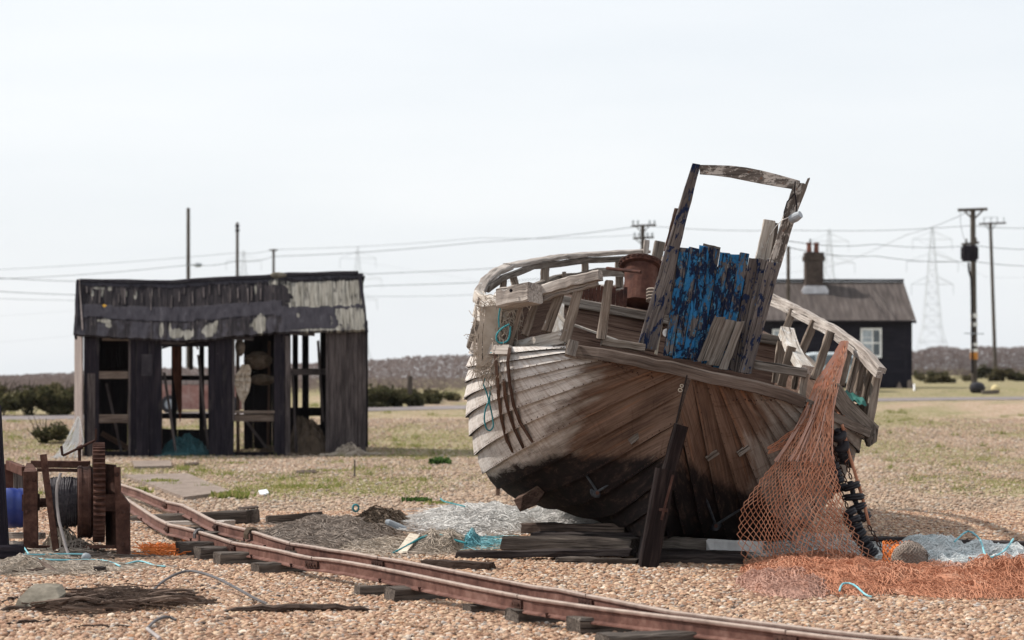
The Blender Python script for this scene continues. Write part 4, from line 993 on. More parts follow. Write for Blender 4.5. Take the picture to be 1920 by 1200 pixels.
bpix(45,122,792,832,47,2600,'gorse','dark low bush on the shingle left of the shed, nearer than the road',None,.05,15)
bpix(-80,80,721,742,74,3000,'gorse_light','pale brown scrub rising behind the left hedge at the photo edge','scrub behind the road hedge',.10,21,1.5)
bpix(40,210,722,742,74.5,3000,'gorse_light','pale brown scrub behind the hedge beside the left end of the shed','scrub behind the road hedge',.10,22,1.5)
# far bare wood
mb=MB(); rs=random.Random(3)
def wY(px): return float(np.interp(px,[-500,880,1100,1700,2400],[76,82,120,230,230]))
def wtop(px):
    py=np.interp(px,[-450,0,60,140,250,400,690,780,860,1000,1400,1715,1742,1800,1850,1920,2370],[700,704,702,697,690,686,673,665,662,664,660,655,649,653,648,650,655])
    return float(CH-(py-HY)/FPX*wY(px)-.80)
for k in range(200000):
    px=rs.uniform(-150,2070); y=wY(px)+rs.uniform(0,14); x=(px-CX)/FPX*y; z=-.15+rs.random()**.85*(.15+wtop(px)*(1+.10*noise.noise(V((px*.02,1,1)))+.08*noise.noise(V((px*.09,4,2)))))
    mb.leaf(V((x,y,gz(x,y)-.1+z)),rs.uniform(.05,.12)*max(.5,y/180),(min(1,max(0,rs.gauss(.5,.13))),0,0))
for k in range(0):
    def wf(a,b):
        px=-450+2820*a; y=wY(px)+k*5+.8*noise.noise(V((a*60,b*3,k))); return V(((px-CX)/FPX*y,y,base_z(300)-.2+b*(.2+wtop(px)*.84*(1+.1*noise.noise(V((px*.02,1,1)))))))
    mb.grid(wf,300,8,p=lambda a,b,c:(max(0,min(1,.5+.5*noise.noise(V((a*90,b*6,k+3)))+.25)),0,0))
mb.build('bare_woodland',M['bare_twig'],None,'far band of bare mauve brown scrub woodland along the horizon','woodland',kind='stuff')

# ------------------------------------------------------------------ cottage and car
HYY=86.0
cot=thing('black_cottage',P(1530,728,HYY),'single storey black weatherboard cottage with rusty brown roof and brick chimney','house')
def Hh(px,py,d=0): return P(px,py,HYY)+V((0,d,0))
XL,XR=1342,1710
mb=MB(); mb.prism([Hh(XL,596),Hh(XR,596),Hh(XR,733),Hh(XL,733)],V((0,5.2,0)),gl=V((1,0,0)))
gy=HYY+2.6; rz=P(1600,527,gy).z; e0=P(0,600,HYY).z
for x in (XL,XR): 
    a=Hh(x,598); mb.prism([a,V((a.x,HYY+5.2,a.z)),V((a.x,gy,rz-.1))],V((.05 if x==XL else -.05,0,0)),gl=V((0,1,0)))
mb.build('wall',M['house_black'],cot)
mb=MB(); 
for k in range(17):
    z=P(0,600+k*7.6,HYY).z; a=Hh(XL,0); b=Hh(XR,0)
    mb.prism([V((a.x,HYY-.004,z-.13)),V((b.x,HYY-.004,z-.13)),V((b.x,HYY-.004,z)),V((a.x,HYY-.004,z))],V((0,-.012,0)),gl=V((1,0,0)))
mb.build('weatherboard',M['house_black'],cot)
mb=MB(); xa,xb=Hh(XL-8,0).x,Hh(1716,0).x; n=240
def rf(a,b):
    z=e0-.02+(rz-e0)*b; y=HYY-.22+(gy-HYY+.22)*b; return V((xa+(xb-xa)*a,y,z+.018*math.cos(a*n*PI*.66)))
mb.grid(rf,n,3,g=lambda a,b:(b*3,a*8,0)); 
def rb2(a,b): q=rf(a,b); return V((q.x,2*gy-q.y,q.z))
mb.grid(rb2,n,3,g=lambda a,b:(b*3,a*8,0))
rm=NT('corrugated_roof'); gq=rm.attr('g'); n1=rm.noise(rm.mapv(gq,(.8,6,1)),1,6,.6); n2=rm.noise(rm.mapv(gq,(3,9,1),(3,3,3)),1,6,.7); n3=rm.noise(rm.mapv(gq,(.3,14,1),(1,5,3)),1,2,.5)
c=rm.ramp(n1,[(.34,(.055,.046,.044)),(.5,(.088,.074,.069)),(.66,(.125,.107,.10))]); c=rm.mix(rm.ramp(n2,[(.60,0),(.74,.5)]),c,(.16,.11,.05)); c=rm.mix(rm.ramp(n3,[(.66,0),(.72,.6)]),c,(.22,.17,.15)); rm.col(c); rm.rough(.8)
rf_=mb.build('roof',rm.m,cot)
mb=MB(); mb.timber(V((xa,gy,rz+.03)),V((xb,gy,rz+.03)),.25,.08,Z,10,.004); mb.build('ridge_cap',M['felt'],cot)
mb=MB(); mb.timber(V((xa,HYY-.24,e0-.07)),V((xb,HYY-.24,e0-.07)),.09,.09,Z,8,.002); mb.build('gutter',M['tar_plain'],cot)
def CB(px0,px1,py0,py1,d,th): return [Hh(px0,py0,d),Hh(px1,py0,d),Hh(px1,py1,d),Hh(px0,py1,d)],V((0,th,0))
CHD=gy-HYY-.75; q=(gy-.75)/HYY
def CP(px,py): return P(px,py,gy-.75)
mb=MB()
for (a,b,c,d_) in ((1511,1544,488,560),(1508,1547,480,489),(1510,1545,473,480)): mb.prism([CP(a,c),CP(b,c),CP(b,d_),CP(a,d_)],V((0,.62,0)))
ch=mb.build('chimney',M['brick'],rf_)
mb=MB(); mb.prism([CP(1503,545),CP(1508,536),CP(1547,536),CP(1553,545),CP(1551,553),CP(1505,553)],V((0,-.14,0))); mb.build('chimney_flashing',plain('flashing',(.55,.55,.58),.6),rf_)
for x in (1519,1532.5):
    mb=MB(); mb.lathe(CP(x,474)+V((0,.3,0)),Z,[(0,.10),(.30,.085),(.33,.105),(.39,.10),(.39,.06),(.2,.06)],14); mb.build('chimney_pot',M['clay'],rf_)
mb=MB(); mb.tube([CP(1521,455)+V((0,.3,0)),CP(1521,447)+V((0,.3,0))],.025,6); mb.build('cowl',M['tar_plain'],rf_)
def window(x0,x1,y0,y1):
    mb=MB(); W_=4.2; d=-.05; t=.09
    def bar(a,b,c,e): mb.prism([Hh(a,c,d),Hh(b,c,d),Hh(b,e,d),Hh(a,e,d)],V((0,t,0)))
    bar(x0,x0+W_,y0,y1); bar(x1-W_,x1,y0,y1); bar(x0+W_,x1-W_,y0,y0+W_); bar(x0+W_,x1-W_,y1-W_-1,y1)
    mb2=(x0+x1)/2+3; d=-.035; t=.07
    bar(mb2-1.3,mb2+1.3,y0+W_,y1-W_-1); bar(x0+W_,mb2-1.3,(y0+y1)/2-2,(y0+y1)/2+2); bar(mb2+1.3,x1-W_,(y0+y1)/2-1.5,(y0+y1)/2+1.5)
    bar(x0+W_,mb2-1.3,y0+17,y0+18.4); bar(x0+W_,mb2-1.3,y1-17,y1-15.6)
    wn=mb.build('window',M['white_paint'],cot)
    m2=MB(); m2.prism([Hh(x0+2,y0+2,-.022),Hh(mb2,y0+2,-.022),Hh(mb2,y1-3,-.022),Hh(x0+2,y1-3,-.022)],V((0,.015,0))); m2.build('pane',M['glass'],wn)
    m2=MB(); m2.prism([Hh(mb2+.2,y0+2,-.022),Hh(x1-2,y0+2,-.022),Hh(x1-2,y1-3,-.022),Hh(mb2+.2,y1-3,-.022)],V((0,.015,0))); m2.build('pane',M['glass_dark'],wn)
window(1613,1653,615,671); window(1448,1489,617,671)
mb=MB(); mb.prism([Hh(1696,607,-.03),Hh(1701,607,-.03),Hh(1701,728,-.03),Hh(1696,728,-.03)],V((0,.03,0))); mb.build('downpipe',M['house_black'],cot)
mb=MB(); mb.prism([Hh(1678,729,-.3),Hh(1684,716,-.3),Hh(1690,729,-.3)],V((0,.12,0))); mb.build('flint_stone',M['concrete'],None,'small pointed grey stone leaning at the foot of the black cottage wall','stone')
mb=MB(); mb.prism([Hh(1700,729,-.25),Hh(1700,714,-.25),Hh(1705,712,-.25),Hh(1710,718,-.25),Hh(1710,729,-.25)],V((0,.12,0))); mb.build('flint_stone',M['concrete'],None,'grey slab standing at the right corner of the black cottage','stone')
mb=MB(); mb.timber(G(1714,733),P(1714,721,84.5),.05,.05,V((0,1,0)),3,.001); mb.build('marker_post',M['white_paint'],None,'short white marker post just right of the cottage','post')
# car parked in front of the cottage
CYY=81.0; cg=G(1545,735); cg=V((P(1545,735,CYY).x,CYY,base_z(CYY)))
car=thing('parked_car',cg,'pale grey green car parked in front of the black cottage behind the boat rail','car')
def CQ(x,z,y=0): return V((cg.x+x,cg.y+y,cg.z+z))
sec=[(-1.75,.32),(-1.78,.62),(-1.7,.82),(-1.15,.90),(-.72,1.22),(-.3,1.30),(.55,1.30),(.95,1.22),(1.5,.92),(1.78,.86),(1.86,.55),(1.82,.30)]
mb=MB(); mb.smooth=True
prof=[(.0,1.0),(.06,1.0)]
rows=[]
for (yy,k,dz) in ((-.02,.94,0),(-.0,.98,0),(.18,1,0.02),(.75,1,.04),(1.32,1,.02),(1.5,.98,0),(1.52,.94,0)):
    rows.append([mb.av(CQ(x*k,(z-.6)*k+.6+(dz if z>1 else 0),yy+(.12 if z>1.1 and yy<.1 else (-.12 if z>1.1 and yy>1.4 else 0)))) for x,z in sec])
m=len(sec)
for i in range(len(rows)-1):
    for j in range(m): mb.af(rows[i][j],rows[i][(j+1)%m],rows[i+1][(j+1)%m],rows[i+1][j])
mb.smooth=False; mb.af(*rows[0][::-1]); mb.af(*rows[-1]); mb.build('body',M['car_paint'],car)
for pts in ([(-.98,.92),(-.62,1.20),(-.28,1.24),(-.28,.92)],[(-.2,.92),(-.2,1.24),(.5,1.24),(.5,.92)],[(.58,.92),(.58,1.24),(.9,1.18),(1.3,.93)]):
    mb=MB(); mb.prism([CQ(x,z,.0+(z-.9)*.33-.02) for x,z in pts],V((0,.02,0))); mb.build('window',M['glass_dark'],car)
for x in (-1.1,1.15):
    for y in (-.03,1.38):
        mb=MB(); mb.lathe(CQ(x,.29,y),V((0,1,0)),[(0,.2),(.02,.29),(.15,.29),(.17,.2)],20); wl=mb.build('wheel',M['black_rubber'],car)
        mb=MB(); mb.lathe(CQ(x,.29,y-.012 if y<1 else y+.14),V((0,1,0)),[(0,.06),(.01,.17),(.04,.17)],16); mb.build('rim',M['galv'],wl)

# ------------------------------------------------------------------ poles, wires, pylons
def pole(name,px,top,Y,r,label,group,lean=0,r1=None):
    r*=.88
    t=P(px,top,Y); bx_=P(px+lean,700,Y).x; b=V((bx_,Y,gz(bx_,Y)-.15)); mb=MB(); mb.tube([b.lerp(t,i/5) for i in range(6)],r,10,r1 or r*.8)
    root=thing(name,V((b.x,b.y,base_z(Y))),label,'utility pole',group); mb.build('pole',M['pole_wood'],root); return root
PG='wooden utility poles'
p1=pole('utility_pole',353,390,120,.12,'tallest pole behind the shed with a small lamp bracket',PG)
mb=MB(); mb.tube([P(354,497,119.9),P(366,496,119.8)],.03,6); l=mb.build('lamp_arm',M['galv'],p1)
mb=MB(); mb.lathe(P(364,497,119.8),V((1,0,0)),[(0,.05),(.1,.11),(.33,.1),(.4,.04)],10); mb.build('lamp_head',M['galv'],l)
p2=pole('utility_pole',445,417,125,.105,'bare pole behind the shed roof, between the lamp pole and the shortest pole',PG)
mb=MB()
for y in (424,432): mb.tube([P(441,y,124.9),P(449,y,124.9)],.06,6)
mb.build('insulator',M['tar_plain'],p2)
p3=pole('utility_pole',513,467,150,.11,'shortest pole behind the shed roof with a stub crossarm',PG)
mb=MB(); mb.timber(P(505,469,149.9),P(520,469,149.9),.1,.1,Z,2,.002); mb.build('crossarm',M['pole_wood'],p3)
p4=pole('utility_pole',1205,421,130,.15,'pole with two crossarms rising behind the boat bow',PG)
for y,w0,w1 in ((423,1184,1230),(446,1187,1226)):
    mb=MB(); mb.timber(P(w0,y+1,129.8),P(w1,y-1,129.8),.11,.11,Z,3,.002); ca_=mb.build('crossarm',M['pole_wood'],p4)
    mb=MB()
    for x in (w0+3,w0+12,w1-12,w1-3): mb.lathe(P(x,y-1,129.8),Z,[(0,.03),(.1,.03),(.12,.06),(.25,.05)],6)
    mb.build('insulator',M['galv'],ca_)
mb=MB(); mb.tube([P(1192,424,129.85),P(1204,436,129.8)],.03,5); mb.tube([P(1217,424,129.85),P(1206,436,129.8)],.03,5); mb.tube([P(1190,447,129.85),P(1204,458,129.8)],.03,5); mb.build('brace',M['pole_wood'],p4)
p5=pole('utility_pole',1824,391,110,.17,'thick pole on the right carrying a transformer, white and orange bands',PG,3)
mb=MB(); mb.timber(P(1796,394,109.8),P(1851,392,109.8),.12,.13,Z,4,.002); mb.build('crossarm',M['pole_wood'],p5)
mb=MB(); mb.tube([P(1807,394,109.8),P(1822,409,109.8)],.04,5); mb.tube([P(1843,394,109.8),P(1828,409,109.8)],.04,5); mb.build('brace',M['pole_wood'],p5)
mb=MB(); c=P(1818,490,109.2); hgt=P(0,460,109.2).z-c.z; mb.lathe(c,Z,[(0,.30),(.05,.34),(hgt-.05,.34),(hgt,.30)],16)
for k in range(10):
    a=2*PI*k/10; mb.box(c+V((math.cos(a)*.37,math.sin(a)*.37,hgt/2)),.06,.03,hgt*.75,V((math.cos(a),math.sin(a),0)),V((-math.sin(a),math.cos(a),0)))
tf=mb.build('transformer',M['tar_wood'],p5)
mb=MB(); mb.timber(P(1804,458,109.2),P(1835,455,109.2),.3,.10,Z,2,.002); mb.lathe(P(1812,456,109.1),Z,[(0,.05),(.2,.04)],8); mb.lathe(P(1830,454,109.1),Z,[(0,.05),(.2,.04)],8); mb.build('bushing_frame',M['pole_wood'],tf)
mb=MB(); mb.tube([P(1816,493,109.3),P(1817,508,109.6),P(1821,522,109.75),P(1822,560,109.78),P(1823,700,109.75)],.05,6); mb.build('cable_conduit',M['tar_plain'],p5)
for y0,y1,m_ in ((588,596,'white_paint'),(605,612,'white_paint'),(643,649,'white_paint'),(654,660,'white_paint'),(660,674,'orange_paint')):
    mb=MB(); a=P(1825.4+(y1-600)*.008,y1,109.98); b=P(1825.2,y0,109.98); mb.lathe(V((a.x+.015,a.y,a.z)),Z,[(0,.17),(b.z-a.z,.168)],14); mb.build('band',M[m_],p5)
mb=MB(); mb.timber(P(1808,625,109.7),P(1845,626,109.7),.05,.04,Z,2,.001); mb.build('step_bar',M['galv'],p5)
p6=pole('utility_pole',1857,417,150,.14,'slimmer leaning pole at the right edge with a bent crossarm',PG,10)
mb=MB(); mb.timber(P(1836,420,149.8),P(1886,418,149.8),.11,.11,Z,3,.002); mb.build('crossarm',M['pole_wood'],p6)
mb=MB(); mb.tube([P(1846,420,149.8),P(1856,432,149.8)],.035,5); mb.tube([P(1868,420,149.8),P(1859,432,149.8)],.035,5)
for x in (1845,1858,1870,1882): mb.tube([P(x,419,149.8),P(x,407,149.8)],.03,5)
mb.tube([P(1845,408,149.8),P(1870,407,149.8)],.02,4); mb.build('insulator_frame',M['galv'],p6)
p7=pole('utility_pole',1478,462,79,.085,'pole standing in front of the cottage roof beside the wheelhouse frame',PG)
def wire(pix,r,label,group='overhead wires'):
    mb=MB(); pts=[]
    for i in range(len(pix)-1):
        a,b=P(*pix[i]),P(*pix[i+1])
        for k in range(6): pts.append(a.lerp(b,k/6)-Z*(.12*math.sin(PI*k/6)))
    pts.append(P(*pix[-1])); mb.tube(pts,r,4); mb.build('overhead_wire',M['tar_plain'],None,label,'wire',group)
wire([(-60,525,118),(353,497,119.9),(445,489,124.9),(513,481,149.9),(900,454,140),(1205,423,129.8)],.014,'long wire rising from the left edge to the crossarm behind the bow')
wire([(1205,423,129.8),(1500,432,125),(1824,423,120),(1990,424,118)],.014,'thin wire from the crossarm behind the bow to the right edge above the chimney')
wire([(-60,518,112),(353,528,113),(680,514,116),(1205,481,120)],.015,'upper of the two wires meeting the shed roof on its right')
wire([(-60,543,108),(353,553,110),(700,536,112),(1205,508,116)],.015,'lower of the two wires meeting the shed roof on its right')
wire([(-60,508,150),(445,474,150),(513,468,149.9),(900,446,150),(1205,440,135)],.012,'faint upper wire passing the tops of the second and third poles')
wire([(-60,558,140),(353,561,142),(700,556,145),(1000,545,150)],.012,'faint lowest wire passing behind the shed roof')
wire([(1478,452,79),(1640,458,100),(1824,460,109.5),(1990,465,112)],.014,'upper of the two wires running above the cottage roof to the transformer')
wire([(1478,464,79),(1640,480,100),(1824,490,109.5),(1990,497,112)],.014,'lower of the two wires running above the cottage roof to the transformer')
wire([(1824,393,109.8),(1700,440,150),(1560,500,260),(1400,520,400)],.012,'faint wire sloping down left from the top of the transformer pole')
wire([(1800,395,109.7),(1803,430,109.5),(1812,454,109.2)],.010,'drop wire from the crossarm to the transformer')
PYG='steel lattice pylons in the haze'
def pylon(px,top,base,Y,label):
    k=Y/FPX; zt=P(px,top,Y).z; x0=P(px,0,Y).x; z0=gz(x0,Y); Hh_=zt-z0
    root=thing('pylon',V((x0,Y,z0)),label,'pylon',PYG)
    def w_(t): return np.interp(t,[0,.30,.62,1],[.135,.062,.036,.006])*Hh_
    def c(t,i): 
        a=w_(t); return V((x0+(a if i in(0,1) else -a),Y+(a if i in(0,3) else -a)*.8,z0+Hh_*t))
    mb=MB(); r=.075; lv=[0,.1,.2,.30,.38,.46,.54,.62,.70,.78,.86,.93,1]
    for a,b in zip(lv[:-1],lv[1:]):
        for i in range(4):
            mb.strand(c(a,i),c(b,i),r*1.25); j=(i+1)%4
            mb.strand(c(a,i),c(b,j),r*.7); mb.strand(c(a,j),c(b,i),r*.7); mb.strand(c(b,i),c(b,j),r*.7)
    mb.build('tower',M['hazed_pylon_steel'],root)
    for t,ln in ((.60,.155),(.76,.19),(.915,.145)):
        mb=MB(); L_=ln*Hh_*.95
        for s in (-1,1):
            tip=V((x0+s*L_,Y,z0+Hh_*t))
            for i in range(4):
                if (c(t,i).x-x0)*s>0: mb.strand(c(t,i),tip,r); mb.strand(c(t+.055,i),tip,r)
            mb.strand(tip,tip-Z*(.075*Hh_),r*1.3); 
        mb.build('crossarm',M['hazed_pylon_steel'],root)
pylon(1748,426,640,900,'nearest steel pylon, right of the cottage chimney')
pylon(1555,430,640,920,'pylon partly hidden by the cottage chimney')
pylon(671,464,640,1120,'pylon rising just right of the third pole behind the shed roof')
pylon(457,470,640,1150,'pylon showing behind the second pole over the shed roof')
for pts,l in (([(-200,606,1130),(457,560,1150)],'faint pylon line low on the left of the shed'),([(-200,660,1130),(457,600,1150)],'faintest pylon line just above the left treeline'),([(671,490,1120),(1120,560,1010),(1555,470,920)],'faint pylon line crossing behind the boat'),([(1718,448,900),(1850,520,860),(2000,520,830)],'faint pylon line at the right behind the poles')): wire(pts,.03,l,'pylon lines')
# small background pieces
mb=MB(); mb.timber(G(768,764)-Z*.1,P(769,705,G(768,764).y),.13,.13,V((0,1,0)),4,.004); mb.build('fence_post',M['pole_wood'],None,'lone wooden post among the gorse right of the shed','post')
mb=MB(); mb.timber(G(933,932)-Z*.05,P(934,903,G(933,932).y),.05,.05,V((0,1,0)),3,.002); mb.build('stake',M['brown_wood'],None,'short brown stake in the shingle under the port side of the boat','stake')
mb=MB(); mb.tube([G(665,895)-Z*.03,P(665,862,G(665,895).y)],.012,6); mb.build('thin_stake',M['pole_wood'],None,'thin upright stick in front of the right end of the shed','stake')
mb=MB(); c=G(1836,737); mb.lathe(c+V((-.3,0,.17)),V((1,.2,0)),[(0,.06),(.03,.14),(.12,.19),(.3,.2),(.42,.17),(.52,.05)],14); mb.build('black_buoy',M['black_rubber'],None,'black buoy lying on the grass at the road edge','buoy')
mb=MB(); c=G(1871,738); mb.lathe(c+V((-.1,0,.0)),V((.2,0,1)),[(0,.05),(.05,.12),(.13,.16),(.22,.14),(.29,.07),(.30,.02)],14); mb.build('yellow_buoy',M['yellow_paint'],None,'pale yellow buoy on the grass at the road edge','buoy')
mb=MB(); c=G(1858,739); mb.timber(c+V((-.3,0,.05)),c+V((.25,0,.08)),.15,.12,Z,4,.01); mb.build('log',M['grey_wood'],None,'short grey log beside the yellow buoy','log')
# ------------------------------------------------------------------ the narrow track
def railpath(pix,zh):
    Yp=[FPX*(CH-zh)/(b-HY) for a,b in pix]
    Ys=list(Yp)
    for _ in range(2): Ys=[Ys[0]]+[(Ys[i-1]+2*Ys[i]+Ys[i+1])/4 for i in range(1,len(Ys)-1)]+[Ys[-1]]
    return [P(a,b,y) for (a,b),y in zip(pix,Ys)]
FAR=[(205,901),(226,907),(262,918),(290,930),(316,940),(341,945),(366,957),(388,969),(407,978),(430,984),(466,992),(505,1005),(545,1017),(580,1022),(620,1029),(664,1035),(708,1043),(760,1051),(808,1060),(900,1078),(1000,1097),(1050,1103),(1096,1113),(1140,1121),(1190,1131),(1262,1145),(1350,1156),(1450,1168),(1550,1180),(1639,1190),(1768,1200),(1960,1222)]
NEAR=[(205,915),(237,934),(272,957),(295,971),(318,982),(342,987),(366,993),(400,1003),(439,1016),(480,1022),(522,1030),(555,1038),(585,1044),(620,1047),(660,1053),(704,1061),(755,1071),(808,1082),(890,1099),(967,1114),(1000,1120),(1096,1134),(1200,1147),(1300,1159),(1450,1178),(1550,1191),(1650,1202),(1800,1222)]
PROF=[(-.036,-.105),(.036,-.105),(.036,-.096),(.007,-.085),(.007,-.03),(.019,-.022),(.019,-.005),(.014,0),(-.014,0),(-.019,-.005),(-.019,-.022),(-.007,-.03),(-.007,-.085),(-.036,-.096)]
def make_rail(pix,joints,label,spikes):
    pts=railpath(pix,.175); d=[]
    for i in range(len(pts)-1):
        for k in range(3): d.append(pts[i].lerp(pts[i+1],k/3))
    d.append(pts[-1])
    root=thing('track_rail',V((pts[15].x,pts[15].y,0)),label,'rail','rusty rails of the boat track')
    mb=MB(); mb.sweep(d,PROF,Z,.0006)
    n=len(PROF)
    for i in range(len(mb.v)): mb.p[i]=(1.0 if (i%n) in (6,7,8,9) else 0,0,0)
    mb.build('rail_bar',M['rail_steel'],root)
    def at(px):
        for i in range(len(pix)-1):
            if pix[i][0]<=px<=pix[i+1][0]:
                t=(px-pix[i][0])/(pix[i+1][0]-pix[i][0]); q=pts[i].lerp(pts[i+1],t); return q,(pts[i+1]-pts[i]).normalized()
    for px in joints:
        q,t=at(px); sdv=t.cross(Z).normalized(); u=sdv.cross(t); mb=MB()
        for sg in (-1,1):
            mb.box(q+sdv*(sg*.016)-u*.057,.20,.016,.052,t,sdv,u)
            for k in (-.065,-.02,.02,.065): mb.lathe(q+t*k+sdv*(sg*.024)-u*.057,sdv*sg,[(0,.013),(.014,.012)],6)
        mb.box(q-u*.02,.004,.042,.044,t,sdv,u)
        mb.build('joint_plate',M['rust_dark'],root)
    for px in spikes:
        q,t=at(px); sdv=t.cross(Z).normalized(); mb=MB()
        for sg in (-1,1): mb.lathe(q+sdv*(sg*.04)-Z*.115,Z,[(.008,.008),(.03,.008),(.03,.013),(.04,.012)],6)
        mb.build('rail_spike',M['rust_dark'],root)
    return pts,at
fp,fat=make_rail(FAR,[312,407,547,712,1103],'farther rusty rail of the kinked boat track',[341,366,466,505,580,664,905,1190])
np_,nat=make_rail(NEAR,[316,437,588,975,1478],'nearer rusty rail of the kinked boat track',[272,366,400,480,555,722,797,1035])
SG='old timber sleepers under the track'
def sleeper(a,b,ya,yb,h,wd,label,mat='sleeper_wood',raw=False,L=.7):
    """front left end seen at pixel a; lies square across the rails"""
    if raw: p0=P(a[0],a[1],ya); p1=P(b[0],b[1],yb)
    else:
        zt=h*.86; y=FPX*(CH-zt)/(a[1]-HY); p0=P(a[0],a[1],y); p1=p0+V((.93,.37,0))*min(L,(b[0]-a[0])/FPX*y*1.15)
    dr=(p1-p0).normalized(); n=dr.cross(Z).normalized()
    if n.y<0: n=-n
    o=n*(wd/2)-Z*(h/2); mb=MB()
    mb.timber(p0+o,p1+o,wd,h,Z,8,.005,1,.10,ragged=.012); mb.build('sleeper',M[mat],None,label,'sleeper',SG)
sleeper((340,1018),(432,1008),21.9,24.0,.14,.2,'dark sleeper with an orange tuft hanging over it')
sleeper((374,1028),(470,1024),21.3,23.4,.13,.2,'dark sleeper third from the winch, under the kinked rail joint')
sleeper((414,1038),(575,1040),20.4,21.6,.12,.2,'grey sleeper with its sawn end showing, fourth from the winch')
sleeper((485,1058),(580,1053),19.6,20.8,.09,.2,'weathered grey sleeper end lying low in the shingle left of the rails')
sleeper((242,968),(462,957),25.1,24.6,.14,.28,'thick grey baulk squared off under the far rail, right of the winch',raw=True)
sleeper((240,979),(420,977),24.75,24.2,.05,.2,'thin pale plank laid under both rails beside the winch','rail_wood',raw=True)
sleeper((240,990),(392,988),24.0,23.6,.07,.2,'grey plank under the near rail beside the winch',raw=True)
sleeper((325,1000),(430,992),23.4,25.6,.10,.2,'short dark block tucked under the near rail')
sleeper((676,1100),(800,1088),17.3,18.4,.07,.12,'split dark timber poking out below the near rail, left of the middle joint')
sleeper((648,1074),(735,1082),18.8,18.9,.035,.14,'flat dark splinter of timber under the near rail')
sleeper((740,1103),(890,1106),17.6,18.0,.10,.2,'dark sleeper half buried under the near rail')
sleeper((885,1136),(1000,1136),16.3,16.7,.06,.16,'broken dark sleeper end by the bolted joint')
sleeper((970,1146),(1180,1156),15.8,16.6,.10,.2,'dark sleeper just right of the bolted joint')
sleeper((1088,1160),(1340,1178),15.1,15.8,.12,.2,'big dark sleeper in the foreground below the near rail')
sleeper((1140,1193),(1560,1195),14.3,14.9,.12,.2,'frontmost sleeper cut by the bottom of the photo')
mb=MB(); q,t=nat(374); 
for k in range(4): 
    n=t.cross(Z).normalized(); mb.tube([q+t*(k*.014-.02)+n*(.045*math.cos(a))+Z*(-.045+.06*math.sin(a)) for a in [j*PI/5-.3 for j in range(8)]],.01,5)
mb.build('rope_loop',M['wire_grey'],None,'grey rope looped round the near rail above the orange tuft','rope')
mb=MB(); q,t=fat(472)
for k in range(6):
    n=t.cross(Z).normalized(); mb.tube([q+t*(k*.02-.05)+n*(.05*math.cos(a))+Z*(-.05+.07*math.sin(a)) for a in [j*PI/5-.4 for j in range(8)]],.012,5)
mb.build('rope_loop',M['net_brown'],None,'brown twist of rope looped round the far rail','rope')
# ------------------------------------------------------------------ winch
WYY=20.4
wroot=G(145,1045); win=thing('beach_winch',wroot,'rusty iron boat winch with toothed gear wheel and wound steel cable','winch')
def w3(px,py,d=0): return P(px,py,WYY+d)
def wbar(name,mat,a,b,w_,h_,d0=0,d1=None,up=V((0,1,0)),seg=5,**k):
    mb=MB(); mb.timber(w3(*a,d0),w3(*b,d0 if d1 is None else d1),w_,h_,up,seg,.002,1,.08); return mb.build(name,M[mat],win,**k)
wbar('frame_post','rust',(57,884),(58,1046),.118,.05,-.1)
mb=MB(); mb.prism([w3(44,885,-.1),w3(70,883,-.1),w3(60,868,.25),w3(50,868,.25)],-Z*.03); mb.build('frame_cap',M['rust'],win)
mb=MB(); mb.prism([w3(214,876,-.1),w3(224,876,-.1),w3(225,922,-.1),w3(242,945,-.1),w3(243,1046,-.1),w3(219,1046,-.1)],V((0,.06,0))); mb.build('frame_post',M['rust'],win)
mb=MB(); mb.prism([w3(196,870,.05),w3(216,872,-.08),w3(220,1030,-.08),w3(198,1022,.3)],V((0,.06,0))); mb.build('side_plate',M['rust_dark'],win)
wbar('top_beam','rust',(59,870),(168,871),.06,.055,.25); wbar('top_bar','rust_dark',(70,881),(150,882),.03,.03,.1)
wbar('tie_bar','rust',(72,1026),(222,1025),.03,.035,-.02)
wbar('side_frame','rust_red',(17,870),(17,940),.07,.05,.8); wbar('side_frame','grey_wood',(35,872),(36,925),.09,.05,.75); wbar('side_beam','rust_red',(16,872),(46,884),.05,.08,.8,.1,Z)
wbar('brake_lever','rust',(81,852),(107,1046),.055,.02,-.2)
mb=MB(); mb.tube([w3(115,836,.1),w3(117,853,.1),w3(119,854,.1),w3(150,839,.1),w3(178,826,.1),w3(180,822,.1),w3(180,804,.1)],.011,8); mb.lathe(w3(145,842,.1),w3(153,838,.1)-w3(145,842,.1),[(0,.02),(.05,.02)],10); mb.tube([w3(149,840,.12),w3(149,864,.12)],.014,8); mb.build('crank_handle',M['rust_dark'],win)
axc=w3(120,942,.12)
X1=V((.983,.185,0)); D1=V((-.185,.983,0)); u_=WYY/FPX/.983
def ax(px):
    t=(P(px,942,1)-CAMP); k=(axc.y*1-axc.x*.185/.983)/(t.y-t.x*.185/.983); return V((t.x*k,t.y*k,axc.z))
mb=MB(); mb.lathe(ax(70),X1,[(0,.04),(160*u_,.04)],12); mb.build('axle',M['rust_dark'],win)
mb=MB(); mb.lathe(ax(92),X1,[(0,.17),(56*u_,.17)],24); mb.build('drum',M['rust_dark'],win)
mb=MB(); pts=[]
for lay in range(2):
    for k in range(14*16):
        a=2*PI*k/16; f=k/(14*16); f=f if lay==0 else 1-f
        rr=.185+.018*lay+.006*noise.noise(V((k*.13,lay,2))); pts.append(ax(94+50*f+1.6*noise.noise(V((k*.2,lay,1))))+D1*(rr*math.cos(a))+Z*(rr*math.sin(a)))
mb.tube(pts,.011,5)
for s_ in range(8):
    a0=rnd(1.5,3.0); mb.tube([ax(100+s_*5+(18-5*s_)*i/12+rnd(-1,1))-D1*(.212*math.sin(.1+.22*i))+Z*(.212*math.cos(.1+.22*i)) for i in range(13)],.011,5)
mb.build('steel_cable',M['cable'],win)
